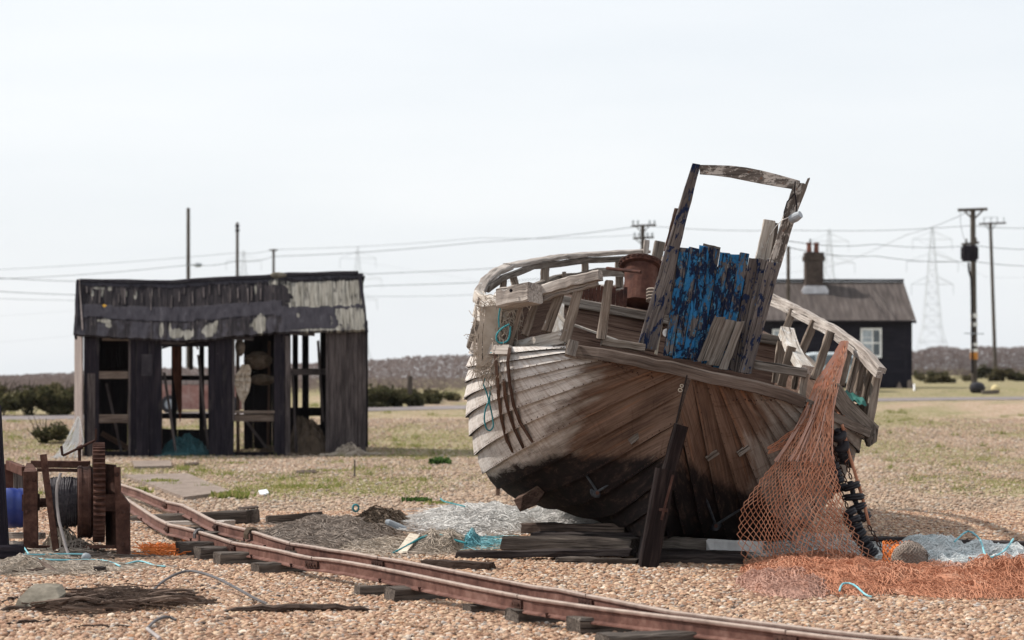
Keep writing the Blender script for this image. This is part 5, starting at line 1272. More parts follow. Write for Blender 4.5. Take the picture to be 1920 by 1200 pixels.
mb=MB(); mb.lathe(ax(145),X1,[(0,.30),(.012,.312),(.035,.312),(.037,.302),(.09,.302),(.092,.312),(.11,.312),(.13,.29)],32); mb.build('brake_drum',M['rust_dark'],win)
mb=MB(); x0=ax(174); x1_=ax(196); nT=52; gz_=w3(0,925).z; R0,R1=.385,.425; rings=[]
for xx in (x0,x1_):
    rg=[]
    for k in range(nT*4):
        a=2*PI*(k+.5)/(nT*4); r=R1 if k%4 in(1,2) else R0; rg.append(mb.av(V((xx.x,xx.y,gz_))+D1*(r*math.cos(a))+Z*(r*math.sin(a))))
    rings.append(rg)
N4=nT*4
for k in range(N4): mb.af(rings[0][k],rings[0][(k+1)%N4],rings[1][(k+1)%N4],rings[1][k])
inn=[]
for xx in (x0,x1_): inn.append([mb.av(V((xx.x,xx.y,gz_))+D1*(.33*math.cos(2*PI*(k+.5)/N4))+Z*(.33*math.sin(2*PI*(k+.5)/N4))) for k in range(N4)])
for k in range(N4):
    mb.af(rings[0][k],inn[0][k],inn[0][(k+1)%N4],rings[0][(k+1)%N4]); mb.af(rings[1][k],rings[1][(k+1)%N4],inn[1][(k+1)%N4],inn[1][k]); mb.af(inn[0][k],inn[1][k],inn[1][(k+1)%N4],inn[0][(k+1)%N4])
for k in range(6):
    a=PI*k/6; d=D1*math.cos(a)+Z*math.sin(a); c=(x0+x1_)/2; c.z=gz_; mb.box(c,.66,.03,.05,d,X1,d.cross(X1))
mb.build('gear_wheel',M['rust'],win)
for (a,b) in ((50,900),(64,900),(50,960),(64,1020),(231,960),(231,1020),(219,890)):
    mb=MB(); mb.lathe(w3(a,b,-.12 if a<100 else -.095),V((0,-1,0)),[(0,.02),(.012,.02),(.012,.012),(.03,.011)],6); mb.build('bolt',M['rust_dark'],win)
for (a,d) in ((58,-.03),(206,-.0)):
    mb=MB(); mb.box(w3(a,942,d),.12,.16,.14); mb.build('bearing_block',M['rust_dark'],win)
mb=MB(); hpx=[(114,887,-.15),(108,905,-.18),(106,925,-.2),(107,950,-.22),(111,978,-.25),(118,1005,-.3),(124,1028,-.35),(131,1047,-.4)]
mb.tube([w3(*q) for q in hpx],.013,8); mb.build('hose',M['hose'],None,'pale hose hanging over the winch drum to the ground','hose')
heap('net_scrap',w3(110,0).x,WYY+.1,.14,.14,.20,70,.005,'net_beige',41,'pale rag of net stuffed under the winch drum','net',z0=.06)
heap('net_scrap',w3(150,0).x,WYY+.0,.16,.12,.12,60,.005,'net_grey',42,'grey scrap of net lying under the winch brake drum','net',z0=.03)
# tarred post and barrel at the left edge
mb=MB(); mb.timber(P(-8,760,19.6),P(8,1030,19.6),.07,.08,V((0,1,0)),6,.003); mb.timber(P(-30,1034,19.6),P(42,1034,19.6),.16,.11,Z,4,.004); mb.build('tarred_post',M['tar_wood'],None,'black tarred post leaning at the left edge beside the blue barrel','post')
mb=MB(); c=P(26,990,20.6); mb.smooth=True; mb.lathe(P(-28,953,20.7),X1,[(0,.10),(.015,.155),(.05,.165),(.12,.172),(.13,.165),(.15,.172),(.25,.172),(.27,.165),(.29,.172),(.36,.165),(.385,.15),(.39,.08)],28); mb.build('blue_barrel',M['blue_plastic'],None,'blue plastic barrel lying behind the winch at the left edge','barrel')
mb=MB(); mb.timber(P(12,1003,20.9),P(80,1005,20.7),.08,.05,Z,4,.004); mb.timber(P(20,1020,20.9),P(50,1022,20.7),.09,.05,Z,4,.004); mb.build('plank_offcut',M['rail_wood'],None,'pale planks stacked under the blue barrel','plank')
# ------------------------------------------------------------------ paving and flat bits by the track
def slab(name,pix,h,mat,label,cat):
    pts=[G(*q) for q in pix]; 
    for q in pts: q.z+=h
    mb=MB(); mb.prism(pts,V((0,0,-h-.05)),gl=V((1,0,0))); return mb.build(name,M[mat],None,label,cat)
slab('paving_slab',[(232,897),(352,893),(432,930),(345,939),(290,918)],.05,'concrete','long flat concrete slab behind the track beside the winch','slab')
slab('paving_slab',[(248,869),(320,868),(322,879),(252,881)],.05,'concrete','small buff slab lying in front of the black shed','slab')
slab('paving_slab',[(240,952),(262,950),(285,966),(262,968)],.02,'stone','dark flat stone between the rails near the winch','slab')
slab('plank_offcut',[(446,955),(482,951),(485,954),(450,958)],.03,'driftwood','thin brown stick on the shingle right of the thick baulk','plank')
slab('plank_offcut',[(345,871),(372,869),(373,873),(347,875)],.03,'driftwood','tiny flat offcut of wood in front of the shed','plank')
slab('plank_offcut',[(555,886),(592,884),(592,889),(556,890)],.03,'driftwood','short brown offcut on the shingle before the shed grey planks','plank')
slab('paper_scrap',[(484,924),(500,921),(504,928),(490,932)],.03,'paper','scrap of white paper on the shingle between shed and track','litter')
# ------------------------------------------------------------------ nets and timber on the beach
mb=MB(); mb.timber(P(500,983,24.6),P(604,975,24.9),.05,.17,Z,6,.006,1,.2); mb.build('plank_offcut',M['sleeper_wood'],None,'grey board propped at the back edge of the grey net heap','plank')
hp('net_heap',488,745,978,1036,.115,1700,.0032,'net_grey',51,'flat grey brown fishing net heap behind the rails','net',fuzz=.035)
hp('net_heap',660,760,968,1010,.15,160,.008,'net_brown',52,'dark brown tangle at the right end of the grey net heap','net')
hp('net_heap',785,1010,955,1010,.12,2200,.003,'net_white',53,'white gauzy net heap spread left of the boat keel','net',fuzz=.055,core=.6)
hp('net_heap',985,1160,962,992,.17,900,.0024,'net_white',54,'white net trailing under the port bilge of the boat','net',fuzz=.055,core=.6)
hp('net_heap',772,880,1008,1042,.12,900,.003,'net_beige',55,'beige net bundle beside the upturned plank','net')
hp('net_heap',872,894,1012,1034,.11,260,.003,'rope_blue',56,'pale turquoise tuft of net by the long timbers','net',fuzz=.05)
hp('net_heap',640,760,1010,1050,.05,420,.003,'net_beige',57,'thin beige net flattened against the far rail','net')
mb=MB(); mb.prism([P(742,1038,20.7),P(764,1036,20.7),P(787,1006,21.6),P(768,1003,21.7)],V((0,.02,.015)),gl=V((.3,.9,.2))); mb.build('plank_offcut',M['cream_wood'],None,'pale board leaning up beside the beige net bundle','plank')
mb=MB(); mb.prism([P(787,1006,21.6),P(766,1036,20.9),P(790,1026,21.4),P(850,1000,22.2),P(846,1004,22.2)],V((0,.03,.0))); mb.build('plank_offcut',M['stanchion_wood'],None,'brown broken board behind the pale leaning board','plank')
def rope(pix,r,mat,label,lift=.02,sm=3):
    pts=[]
    for (a,b,*h) in pix:
        q=G(a,b); q.z+=lift+(h[0] if h else 0); pts.append(q)
    d=[]
    for i in range(len(pts)-1):
        p0=pts[max(0,i-1)]; p1=pts[i]; p2=pts[i+1]; p3=pts[min(len(pts)-1,i+2)]
        for k in range(sm):
            t=k/sm; d.append(.5*((2*p1)+(p2-p0)*t+(2*p0-5*p1+4*p2-p3)*t*t+(3*p1-p0-3*p2+p3)*t**3))
    d.append(pts[-1]); mb=MB(); mb.tube(d,r,6); mb.build('rope',M[mat],None,label,'rope')
rope([(735,1042),(760,1036,.03),(790,1030,.08),(820,1028,.1),(850,1033,.08),(875,1036,.06)],.011,'rope_teal','teal rope curving over the beige net bundle')
rope([(826,958,.12),(832,966,.13),(845,970,.13),(868,974,.12),(880,975,.1)],.008,'rope_teal','thin dark teal cord on the white gauzy net')
mb=MB(); c=G(667,985)+Z*.17; mb.tube([c+V((.03*math.cos(a),0,.035*math.sin(a))) for a in [2*PI*i/12 for i in range(13)]],.011,6); mb.build('ring',M['rope_teal'],None,'small teal ring on top of the grey net heap','ring')
mb=MB(); c=G(722,1000)+Z*.1; mb.lathe(c,V((.8,.1,-.35)),[(0,.03),(.03,.045),(.2,.045),(.22,.03)],12); mb.build('bottle',M['galv'],None,'grey bottle half buried in the dark tangle of net','bottle')
TG='loose timbers around the boat keel'
def beam(a,b,w_,h_,mat,label,seg=8,ya=None,yb=None,rag=.03,bend=0):
    p0=P(a[0],a[1],ya); p1=P(b[0],b[1],yb); mb=MB(); mb.timber(p0,p1,w_,h_,Z,seg,.007,1,.12,bend,rag); mb.build('timber_baulk',M[mat],None,label,'timber',TG)
beam((985,990),(1175,992),.14,.09,'driftwood','upper dark timber lying under the port bilge, topped with white net',ya=21.2,yb=20.6)
beam((952,1018),(1190,1022),.2,.12,'sleeper_wood','long grey baulk pointing left from the boat keel',ya=20.7,yb=20.0)
beam((1005,1006),(1200,1008),.16,.08,'dark_wood','flat dark timber sandwiched above the long grey baulk',ya=20.9,yb=20.3)
beam((858,1040),(1185,1036),.16,.06,'dark_wood','long thin black timber reaching furthest left of the keel',ya=20.3,yb=19.8)
beam((798,1058),(925,1064),.14,.08,'driftwood','weathered log lying between the far rail and the keel',ya=19.3,yb=19.1)
beam((1050,1050),(1190,1054),.12,.05,'sleeper_wood','low grey plank just left of the keel foot',ya=19.7,yb=19.5)
beam((1236,1016),(1345,1024),.08,.11,'grey_wood','grey plank with a bolt hole just right of the stern post',ya=20.3,yb=20.2)
beam((1330,1022),(1430,1026),.10,.10,'white_paint','white plank end, brightened as if sunlit, beside the orange net',ya=20.2,yb=20.0)  # white colour stands in for sunlight on this shaded plank
beam((1225,1052),(1393,1056),.18,.14,'dark_wood','heavy dark baulk right of the stern post foot',ya=19.7,yb=19.6)
beam((1240,1036),(1395,1040),.10,.06,'dark_wood','dark timber between the bolt hole plank and the heavy baulk',ya=20.1,yb=20.0)
beam((1630,1014),(1960,1022),.10,.06,'shed_grey','long straight dark rail of timber on the shingle right of the boat',ya=21.2,yb=20.6,rag=.01)
beam((1600,1009),(1760,1012),.12,.04,'dark_wood','thin dark lath behind the straight timber on the right',ya=21.7,yb=21.5)
# foreground left: nets, seaweed, stone, wires
hp('net_heap',-10,120,1046,1080,.08,1100,.003,'net_beige',61,'cream net with turquoise twine at the lower left, nearest the winch','net')
hp('net_heap',75,225,1058,1080,.04,700,.003,'net_beige',62,'thin cream net trailing right from the winch foot','net')
for pix,l in (([(42,1062,.08),(80,1060,.07),(120,1056,.06),(160,1054,.05)],'upper turquoise twine crossing the cream net'),([(10,1058,.08),(40,1050,.1),(60,1062,.06),(100,1066,.05),(190,1062,.03),(225,1072,.02)],'turquoise twine straggling across the cream nets'),([(232,1064),(262,1062,.02),(290,1066),(310,1068)],'short turquoise twine end on bare shingle right of the cream net')): rope(pix,.007,'rope_blue',l)
mb=MB(); c=G(162,1058)+Z*.06; mb.smooth=True; mb.lathe(c+V((-.04,0,0)),V((1,.2,0)),[(0,.01),(.012,.03),(.035,.038),(.06,.03),(.078,.01)],12); mb.build('net_float',M['galv'],None,'small grey float at the end of the turquoise twine','float')
def stick(a,b,r,mat,label,seed,ka=.01,kb=.01,lump=.5,cat='driftwood'):
    rs=random.Random(seed); p0=G(*a); p1=G(*b); n=12; mb=MB(); pts=[]; 
    for i in range(n+1):
        t=i/n; q=p0.lerp(p1,t); q.z=gz(q.x,q.y)+r*.4+.01*rs.uniform(-1,1)+ka*math.sin(PI*t); q.y+=rs.uniform(-.02,.02); pts.append(q)
    k=len(mb.v); mb.tube(pts,r,8)
    for i in range(len(mb.v)):
        ring=i//8; c=pts[min(n,ring)]; f=(1-.75*abs(2*ring/n-1)**3)*(1+lump*noise.noise(V((ring*.6,seed,i%8*.4)))); v=V(mb.v[i]); v=c+(v-c)*f; v.z=c.z+(v.z-c.z)*.8; mb.v[i]=tuple(v)
    mb.build('driftwood',M[mat],None,label,cat)
stick((420,1152),(698,1146),.032,'driftwood','black driftwood branch on open shingle left of the middle rail joint',1,.02)
stick((0,1078),(120,1074),.03,'driftwood','brown driftwood pole in front of the cream net at the left edge',2)
stick((30,1054),(112,1080),.026,'driftwood','brown stick slanting across the cream net',3,.05)
stick((-20,1152),(105,1138),.02,'driftwood','thin dark branch under the grey stone',4)
stick((0,1176),(110,1168),.014,'driftwood','thin twig below the grey stone at the lower left',5)
stick((120,1180),(255,1180),.012,'driftwood','thin dark twig below the seaweed pile',6)
stick((395,1160),(440,1166),.010,'driftwood','small twig under the left end of the black driftwood branch',7)
stick((165,1050),(330,1046),.02,'driftwood','long brown branch lying right of the grey float',8)
stick((135,1106),(172,1098),.008,'driftwood','small dark twig above the seaweed pile',9)
stick((-5,1137),(40,1122),.012,'driftwood','thin twig at the left edge beside the grey stone',10)
stick((350,1110),(400,1113),.008,'driftwood','short grey twig under the arching wire',11)
mb=MB(); c=G(176,1076); mb.timber(c+V((0,0,.03)),c+V((.09,.02,.03)),.06,.05,Z,3,.006); mb.build('wood_block',M['dark_wood'],None,'small black block of wood right of the cream net','wood')
sm=MB(); rs=random.Random(12)
for k in range(520):
    t=rs.random(); px=90+270*t+rs.gauss(0,10); w_=math.sin(PI*min(1,max(0,t*.9+.08))); py=1138+rs.gauss(0,9)*w_+ (6 if t<.3 else -2)
    p=G(px,py); L=rs.uniform(.08,.42); an=rs.gauss(0,.16); h0=.075*w_*rs.random()**1.5
    pts=[p+V((L*(i/5-.5)*math.cos(an),L*(i/5-.5)*math.sin(an)*2,.012+h0+rs.uniform(-.012,.012))) for i in range(6)]; sm.tube(pts,rs.uniform(.003,.008),4)
for k in range(70):
    t=rs.random(); px=100+250*t; py=1138+rs.gauss(0,7)+(5 if t<.3 else -2); p=G(px,py); L=rs.uniform(.15,.5); an=rs.gauss(0,.12); h0=rs.uniform(.01,.07)
    sm.timber(p+V((-L/2*math.cos(an),-L/2*math.sin(an),h0)),p+V((L/2*math.cos(an),L/2*math.sin(an),h0+rs.uniform(-.02,.03))),rs.uniform(.025,.06),rs.uniform(.008,.02),Z,5,.006,.7,.2,rs.uniform(-.02,.03),.03)
sm.build('seaweed_pile',M['seaweed'],None,'low dark brown pile of dried seaweed and bark on the shingle at lower left','seaweed')
mb=MB(); mb.timber(P(180,1112,16.6),P(228,1112,16.5),.09,.06,Z,5,.008,1,.2,0,.02); mb.build('bark_block',M['seaweed'],None,'brown block of rotten wood on top of the seaweed pile','wood')
mb=MB(); c=G(70,1140); pts=[P(26,1142,16.0),P(33,1124,16.0),P(52,1104,16.1),P(75,1102,16.1),P(104,1104,16.1),P(112,1120,16.0),P(104,1138,15.95),P(70,1145,15.9)]
mb.prism(pts,V((.02,.13,.02))); mb.build('grey_stone',M['stone'],None,'flat sided grey stone beside the seaweed pile','stone')
rope([(282,1122,.0),(300,1112,.04),(330,1104,.08),(360,1103,.1),(400,1112,.09),(440,1124,.06),(480,1135,.02),(500,1138)],.010,'wire_grey','grey wire arching over the shingle right of the seaweed')
rope([(276,1187),(290,1178,.02),(312,1170,.02),(330,1170)],.010,'wire_grey','short bent grey wire at the bottom of the shingle')
rope([(276,1187),(284,1194),(292,1200),(300,1206)],.012,'hose','pale end of the bent wire at the bottom edge')
# orange tuft by the sleeper
mb=MB(); rs=random.Random(17)
for k in range(230):
    if k<140: a=G(rs.uniform(268,338),rs.uniform(1030,1046))+Z*.01; b=a+V((rs.uniform(-.16,.16),rs.uniform(-.05,.05),rs.uniform(.0,.07)))
    else: a=P(rs.uniform(352,368),rs.uniform(996,1004),22.2); b=P(rs.uniform(340,372),rs.uniform(1010,1026),21.9)
    m=a.lerp(b,.5)+V((rs.uniform(-.02,.02),0,rs.uniform(0,.03))); mb.strand(a,m,.005); mb.strand(m,b,.005)
mb.build('orange_twine',M['tuft_orange'],None,'frayed bright orange twine on the sleeper end and shingle','twine')
# weeds and grass
def tuft(px,py,w_,h_,n,mat,seed,label,name='weed_plant',cat='plant',group='green weeds in the shingle'):
    rs=random.Random(seed); c=G(px,py); mb=MB(); rx=w_/2/FPX*c.y
    for k in range(n):
        q=V((c.x+rs.gauss(0,.45)*rx,c.y+rs.gauss(0,.5)*rx,0)); q.z=gz(q.x,q.y); d=V((rs.gauss(0,.5),rs.gauss(0,.5),1)).normalized(); L=h_*rs.uniform(.5,1.1); sdv=d.orthogonal().normalized()*(L*.16); pv=(rs.random(),0,0)
        i=[mb.av(x,x,pv) for x in (q-sdv,q+sdv,q+d*L*.6+sdv*1.2,q+d*L,q+d*L*.6-sdv*1.2)]; mb.af(*i)
    mb.build(name,M[mat],None,label,cat,group)
tuft(827,871,34,.14,260,'weed',1,'dark green leafy plant on the shingle left of the boat hull')
tuft(782,942,50,.07,220,'weed',2,'low green tuft nearest the white gauzy net')
tuft(822,946,60,.05,160,'grass',3,'yellowish low tuft between the green tuft and the boat')
tuft(545,913,100,.05,320,'grass',4,'wide patch of short grass in front of the shed')
tuft(300,909,60,.09,260,'grass',5,'grass growing along the back edge of the long concrete slab')
tuft(432,935,60,.10,240,'grass',6,'grass tuft at the right corner of the long concrete slab')
tuft(262,925,40,.10,150,'grass',7,'grass between the rails just right of the winch')
tuft(600,884,90,.04,240,'grass',8,'thin grass strip in front of the shed grey planks')
tuft(440,870,60,.04,150,'grass',9,'short grass at the shed front below the third bay')
gm=MB(); rs=random.Random(44)
for k in range(5200):
    Y=rs.uniform(27,62); x=rs.uniform(-.23,.23)*Y
    if grassy(x,Y)<rs.uniform(.25,1.1): continue
    for j in range(26):
        q=V((x+rs.gauss(0,.22),Y+rs.gauss(0,.35),0)); q.z=gz(q.x,q.y); d=V((rs.gauss(0,.6),rs.gauss(0,.6),1)).normalized(); L=rs.uniform(.02,.06); sdv=d.orthogonal().normalized()*.006; pv=(min(1,rs.uniform(.1,1.2)),0,0)
        i=[gm.av(v,v,pv) for v in (q-sdv,q+sdv,q+d*L)]; gm.af(*i)
for k in range(260):
    Y=rs.uniform(26,70); x=rs.uniform(-.22,.22)*Y
    if grassy(x,Y)<.35: continue
    for j in range(34):
        q=V((x+rs.gauss(0,.07),Y+rs.gauss(0,.09),0)); q.z=gz(q.x,q.y); d=V((rs.gauss(0,.45),rs.gauss(0,.45),1)).normalized(); L=rs.uniform(.05,.14); sdv=d.orthogonal().normalized()*.007; pv=(rs.uniform(0,.9),0,0)
        i=[gm.av(v,v,pv) for v in (q-sdv,q+sdv,q+d*L)]; gm.af(*i)
gm.build('grass',M['grass'],None,kind='stuff')
# ------------------------------------------------------------------ on and against the boat
def ahead(px,py,Y,off=.05):
    d=(P(px,py,1)-CAMP).normalized(); hit=HULL.ray_cast(CAMP,d); q=P(px,py,Y)
    if hit[0] is not None and hit[0].y-off<q.y: q=hit[0]-d*(off)
    return q
LB=[(0,1577,640),(.10,1560,670),(.22,1530,715),(.34,1505,775),(.5,1462,850),(.64,1425,900),(.76,1392,950),(.88,1384,1005),(1,1398,1072)]
RB=[(0,1590,640),(.10,1586,670),(.22,1574,715),(.34,1562,775),(.5,1560,850),(.64,1572,905),(.76,1588,955),(.88,1610,1000),(1,1642,1052)]
def drape(u,v,yoff=0.0,seed=0):
    t=[a[0] for a in LB]; lx,ly=np.interp(v,t,[a[1] for a in LB]),np.interp(v,t,[a[2] for a in LB]); rx,ry=np.interp(v,t,[a[1] for a in RB]),np.interp(v,t,[a[2] for a in RB])
    px=lx+(rx-lx)*u; py=ly+(ry-ly)*u
    Yd=np.interp(v,[0,.25,.5,.75,1],[21.2,19.9,19.5,19.35,19.2])-.18*math.sin(PI*u)*min(1,v*1.5)+.10*noise.noise(V((u*5+seed,v*2.2,seed)))*min(1,.25+v)+yoff
    q=ahead(px,py,Yd,.04+.05*abs(noise.noise(V((u*6,v*3,seed+2))))); q.x+=.06*noise.noise(V((u*4,v*3,9+seed)))*v; q.z=max(q.z,.03); return q
dn=thing('orange_net',G(1510,1075),'orange trawl net hanging from the starboard rail and fanning down to the shingle','net')
mb=MB(); lattice(mb,lambda u,v: drape(u,v**.85),24,54,.0036,.005); mb.build('net_panel',M['net_orange'],dn)
mb=MB(); lattice(mb,lambda u,v: drape(.3+.6*u,v**.9*.9,.05,4),9,40,.0036,.008,miss=.1); mb.build('net_panel',M['net_pink'],dn)
mb=MB(); lattice(mb,lambda u,v: drape(.45+.5*u,v*.98,-.04,8),8,46,.0038,.010,miss=.15); mb.build('net_panel',M['net_orange'],dn)
mb=MB(); rs=random.Random(3)
for k in range(20):
    u=rs.random(); ph=rs.uniform(0,6); pts=[drape(min(1,max(0,u+.06*math.sin(ph+6*i/14))),.0+.55*i/14*rs.uniform(.97,1),-.03,2) for i in range(15)]
    for i in range(14): mb.strand(pts[i],pts[i+1],.005)
mb.build('gathered_twine',M['net_pink'],dn)
mb=MB(); lattice(mb,lambda u,v: ahead(1440+70*v+ (1-u)*18*v,838-60*v+ 34*u*(.4+v),19.6,.06),5,9,.004,.006); mb.build('net_wing',M['net_orange'],dn)
mb=MB(); pts=[ahead(1566,755,20.2),ahead(1580,800,20.2,.08),ahead(1592,850,20.1,.1),P(1604,890,20.0),P(1616,930,19.9),P(1630,985,19.8)]; mb.tube(pts,.014,6)
for k in range(40):
    i=rs.randrange(len(pts)-1); q=pts[i].lerp(pts[i+1],rs.random()); mb.strand(q,q+V((rs.uniform(-.05,.05),rs.uniform(-.03,.03),rs.uniform(-.05,.03))),.003)
mb.build('net_rope',M['net_orange'],dn)
def hpnet(x0,x1,y0,y1,h,n,mat,seed,label,group=None,fuzz=.022):
    ya,yb=Y0(y0),Y0(y1); cy=(ya+yb)/2; ry=(ya-yb)/2; xm=(x0+x1)/2; cx=(xm-CX)/FPX*cy; rx=(x1-x0)/2/FPX*cy
    root=thing('net_heap',V((cx,cy,gz(cx,cy))),label,'net',group)
    heap('twine_tangle',cx,cy,rx,ry,h,int(n*1.3),.002,mat,seed,parent=root,fuzz=fuzz,seglen=.035,core=.9,curl=1.5)
    rs2=random.Random(seed+1); mb=MB()
    def f(u,v):
        a,b=2*u-1,2*v-1; a2=a*math.sqrt(max(0,1-b*b/2)); b2=b*math.sqrt(max(0,1-a*a/2)); d=a2*a2+b2*b2
        x=cx+rx*a2; y=cy+ry*b2; z=gz(x,y)+.014+h*max(0,1-d)**.6*(.45+1.1*abs(noise.noise(V((a2*3+seed,b2*2.5,seed))))+.5*abs(noise.noise(V((a2*8+seed,b2*5,seed))))); return V((x+.06*noise.noise(V((u*7,v*9,1))),y,z))
    lattice(mb,f,int(rx*70),int(ry*32),.0028,.012,rs2,.08); mb.build('net_mesh',M[mat],root)
OG='orange nets spread on the shingle'
hpnet(1395,1720,1050,1122,.13,800,'net_orange',71,'orange net heap at the foot of the hanging net',OG)
hpnet(1385,1560,1082,1126,.11,420,'net_pink',72,'pinkish grey net heap in front of the hanging net',OG)
hpnet(1590,1960,1072,1128,.12,900,'net_orange',73,'bright orange net heap reaching the right edge of the photo',OG)
hpnet(1800,1990,1066,1102,.16,380,'net_orange',74,'raised fold of brown orange net at the right edge',OG)
hpnet(1670,1850,1064,1096,.09,300,'net_pink',75,'pale pink net between the orange heap and the blue white net',OG)
BG='blue white gauze nets behind the orange heap'
hp('net_heap',1690,1830,1030,1075,.15,2400,.0022,'net_bluewhite',81,'pale blue gauze net heap right of the hanging orange net','net',group=BG,fuzz=.06,core=.6)
hp('net_heap',1790,1960,1042,1084,.14,2200,.0022,'net_bluewhite',82,'blue and white gauze net heap cut by the right edge','net',group=BG,fuzz=.05,core=.6)
hp('net_heap',1330,1660,1012,1048,.08,1500,.0024,'net_white',83,'white gauze net on the ground behind the hanging orange net','net',fuzz=.05)
rope([(1790,1060,.18),(1815,1050,.22),(1838,1062,.2),(1850,1078,.12),(1880,1074,.14),(1900,1060,.2)],.008,'rope_blue','blue twine looping over the blue white net')
rope([(1574,1122,.03),(1580,1115,.05),(1600,1116,.05),(1622,1128,.03),(1634,1130,.02)],.007,'rope_blue','blue twine loop lying on the front of the orange net')
mb=MB(); c=G(1706,1076)+Z*.02; mb.smooth=True
def pot(u,v): 
    a=2*PI*u; r=.125*math.sin(PI*(.08+.9*v))**.6*(1+.25*noise.noise(V((u*5,v*3,2)))); return c+V((r*math.cos(a)*1.05,r*math.sin(a),.01+.21*v))
mb.grid(pot,14,7); mb.smooth=False; lattice(mb,lambda u,v: c+(pot(u,v)-c)*1.05,26,16,.0035,.004); mb.build('net_bag',M['net_grey'],None,'rounded grey net bag standing on the orange net','net bag')
mb=MB(); c2=G(1682,1072)+Z*.06; mb.smooth=True; mb.lathe(c2,V((.4,-.2,.8)),[(0,.05),(.04,.1),(.12,.1),(.16,.04)],14); mb.smooth=False; lattice(mb,lambda u,v: c2+V((.11*math.cos(6.28*u),.11*math.sin(6.28*u),.18*v)),16,8,.004,.004); mb.build('orange_float',M['tuft_orange'],None,'orange float wrapped in net beside the grey net bag','float')
# rubber bobbin chains
def bobbins(pix,Y,label,n,r=.06,chain=None):
    pts=[ahead(a,b,Y,.07) for a,b in pix]
    root=thing('bobbin_string',pts[-1],label,'bobbins','rubber bobbin strings on the starboard quarter')
    L=[0]
    for i in range(len(pts)-1): L.append(L[-1]+(pts[i+1]-pts[i]).length)
    def at(s):
        for i in range(len(pts)-1):
            if s<=L[i+1] or i==len(pts)-2:
                return pts[i].lerp(pts[i+1],(s-L[i])/(L[i+1]-L[i])),(pts[i+1]-pts[i]).normalized()
    mb=MB(); mb.tube(pts,.022,8); mb.build('spindle',M['black_rubber'],root)
    for k in range(n):
        q,t=at(L[-1]*(k+.5)/n); t=(t+V((rnd(-.15,.15),rnd(-.15,.15),rnd(-.1,.1)))).normalized(); rr=r*rnd(.88,1.08); h=.055
        mb=MB(); mb.smooth=True; mb.lathe(q-t*h/2,t,[(0,.025),(.002,rr*.86),(.012,rr),(h*.40,rr),(h*.45,rr*.9),(h*.55,rr*.9),(h*.6,rr),(h-.012,rr),(h,rr*.8),(h+.001,.02)],18); mb.build('bobbin',M['black_rubber'],root)
bobbins([(1570,806),(1577,835),(1584,862)],20.3,'topmost string of black rubber bobbins high on the starboard quarter',4,.074)
bobbins([(1559,868),(1566,895),(1577,922)],20.0,'bobbin string half hidden by the edge of the orange net',4,.066)
bobbins([(1594,902),(1601,932),(1611,958),(1622,978)],19.9,'string of four large black bobbins nearest the chain end',4,.082)
bobbins([(1590,955),(1600,980),(1612,1005),(1624,1025),(1638,1044)],19.7,'lowest string of black bobbins reaching the shingle',7,.068)
def chain(pix,Y,label):
    pts=[ahead(a,b,Y,.06) for a,b in pix]; mb=MB(); s=0; k=0
    for i in range(len(pts)-1):
        d=(pts[i+1]-pts[i]); n=max(1,int(d.length/.042))
        for j in range(n):
            q=pts[i].lerp(pts[i+1],(j+.5)/n); t=d.normalized(); a=t.orthogonal().normalized(); b=t.cross(a)
            if k%2: a,b=b,a
            k+=1; mb.tube([q+t*(.026*math.cos(x))+a*(.015*math.sin(x)) for x in [2*PI*m/10 for m in range(11)]],.0055,5,caps=False)
    mb.build('chain',M['rust_dark'],None,label,'chain')
chain([(1548,798),(1562,840),(1578,885),(1590,912)],20.2,'rusty chain down the starboard quarter between the bobbins and the net')
chain([(1585,862),(1592,886),(1597,900)],20.1,'short chain linking the topmost bobbins to the large ones')
chain([(1628,985),(1640,1005),(1650,1025),(1664,1046)],19.7,'chain running from the large bobbins down to the orange net')
chain([(1577,922),(1585,940),(1590,955)],19.9,'short chain above the lowest bobbin string')
# tarp on the starboard quarter
mb=MB(); mb.smooth=True
def tarp(u,v):
    q=P(1562+58*u+6*v,752-16*math.sin(PI*u)*(1-v*.6)+10*v-2*u,20.7-.35*v); return q+V((0,.05*noise.noise(V((u*5,v*5,1))),.05*noise.noise(V((u*6,v*4,7)))))
mb.grid(tarp,16,10); mb.build('green_tarp',M['tarp_green'],None,'crumpled green tarpaulin tucked on the starboard quarter behind the net','tarpaulin')
mb=MB(); mb.prism([P(1572,768,20.3),P(1612,757,20.5),P(1611,766,20.5),P(1606,772,20.4),P(1578,780,20.2)],V((.02,.25,0)),gl=V((1,0,0))); mb.build('deck_board',M['grey_wood'],None,'grey board under the green tarpaulin','board')
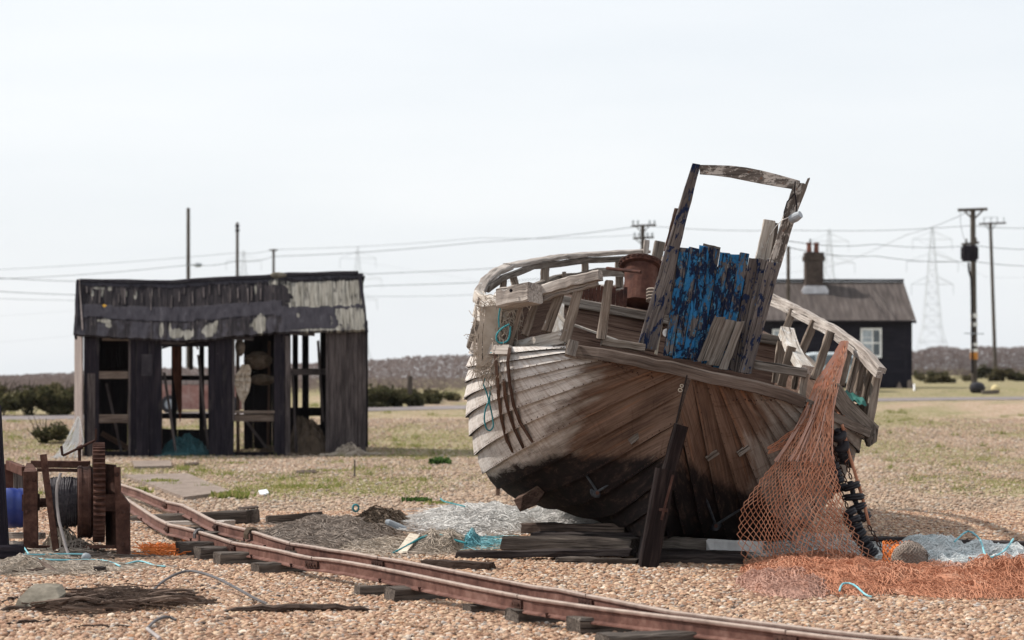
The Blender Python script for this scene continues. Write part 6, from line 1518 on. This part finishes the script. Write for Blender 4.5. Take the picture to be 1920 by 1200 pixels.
# beige net and teal cord over the port quarter
mb=MB(); rs=random.Random(33)
for k in range(520):
    t=rs.random(); xx=rs.gauss(0,1)
    px=np.interp(t,[0,.3,.6,.85,1],[942,925,915,912,915])+xx*np.interp(t,[0,.3,.6,.85,1],[26,17,13,14,8]); py=560+140*t+rs.uniform(-8,8)
    if px<892: continue
    q=ahead(px,py,20.22-.06*rs.random(),.04); dr=rs.uniform(0,6.3); 
    for i in range(5):
        dr+=rs.uniform(-.9,.9); n=q+V((.022*math.cos(dr),rs.uniform(-.01,.01),.03*math.sin(dr)-.008)); mb.strand(q,n,.003); q=n
for k in range(60):
    x=rs.gauss(920,8); prev=None
    for i in range(9):
        q=ahead(x+rs.uniform(-3,3)-(i*.9),575+i*14,20.15,.05)
        if prev: mb.strand(prev,q,.006)
        prev=q
mb.build('draped_net',M['net_beige'],None,'matted beige net draped over the port quarter rail of the boat','net')
def cord(pix,Y,r,mat,label):
    pts=[ahead(a,b,Y,.035) for a,b in pix]; d=[]
    for i in range(len(pts)-1):
        p0=pts[max(0,i-1)]; p1=pts[i]; p2=pts[i+1]; p3=pts[min(len(pts)-1,i+2)]
        for k in range(4):
            t=k/4; d.append(.5*((2*p1)+(p2-p0)*t+(2*p0-5*p1+4*p2-p3)*t*t+(3*p1-p0-3*p2+p3)*t**3))
    d.append(pts[-1]); mb=MB(); mb.tube(d,r,6); mb.build('cord',M[mat],None,label,'cord','teal cords on the port quarter')
cord([(938,576),(935,596),(936,614)],20.1,.007,'rope_teal','short teal cord hanging straight from the beige net')
cord([(955,608),(942,615),(932,626),(931,637),(938,643),(949,641),(955,632),(957,612)],20.05,.008,'rope_teal','teal cord loop hanging in the port bulwark')
cord([(948,650),(935,657),(920,662)],20.1,.008,'rope_teal','teal cord end crossing under the hanging loop')
cord([(922,694),(912,700),(908,712),(907,722),(912,735),(916,752),(911,765),(908,785),(912,803),(919,807),(925,798),(922,775),(918,755),(919,735),(921,715),(918,698),(908,706)],20.4,.0065,'rope_teal','long teal cord loop hanging down the white port planking')
# air
HAZE=True
if HAZE:
    mb=MB(); mb.box((0,640,28.2),900,1320,60.4); o=mb.build('haze',None if False else M['galv'],None,kind='stuff')
    hm=bpy.data.materials.new('haze'); hm.use_nodes=True; t=hm.node_tree; t.nodes.clear(); ou=t.nodes.new('ShaderNodeOutputMaterial'); pv=t.nodes.new('ShaderNodeVolumePrincipled')
    pv.inputs['Color'].default_value=(.93,.95,.98,1); pv.inputs['Density'].default_value=.00008; pv.inputs['Anisotropy'].default_value=.2; t.links.new(pv.outputs[0],ou.inputs['Volume'])
    o.data.materials.clear(); o.data.materials.append(hm)
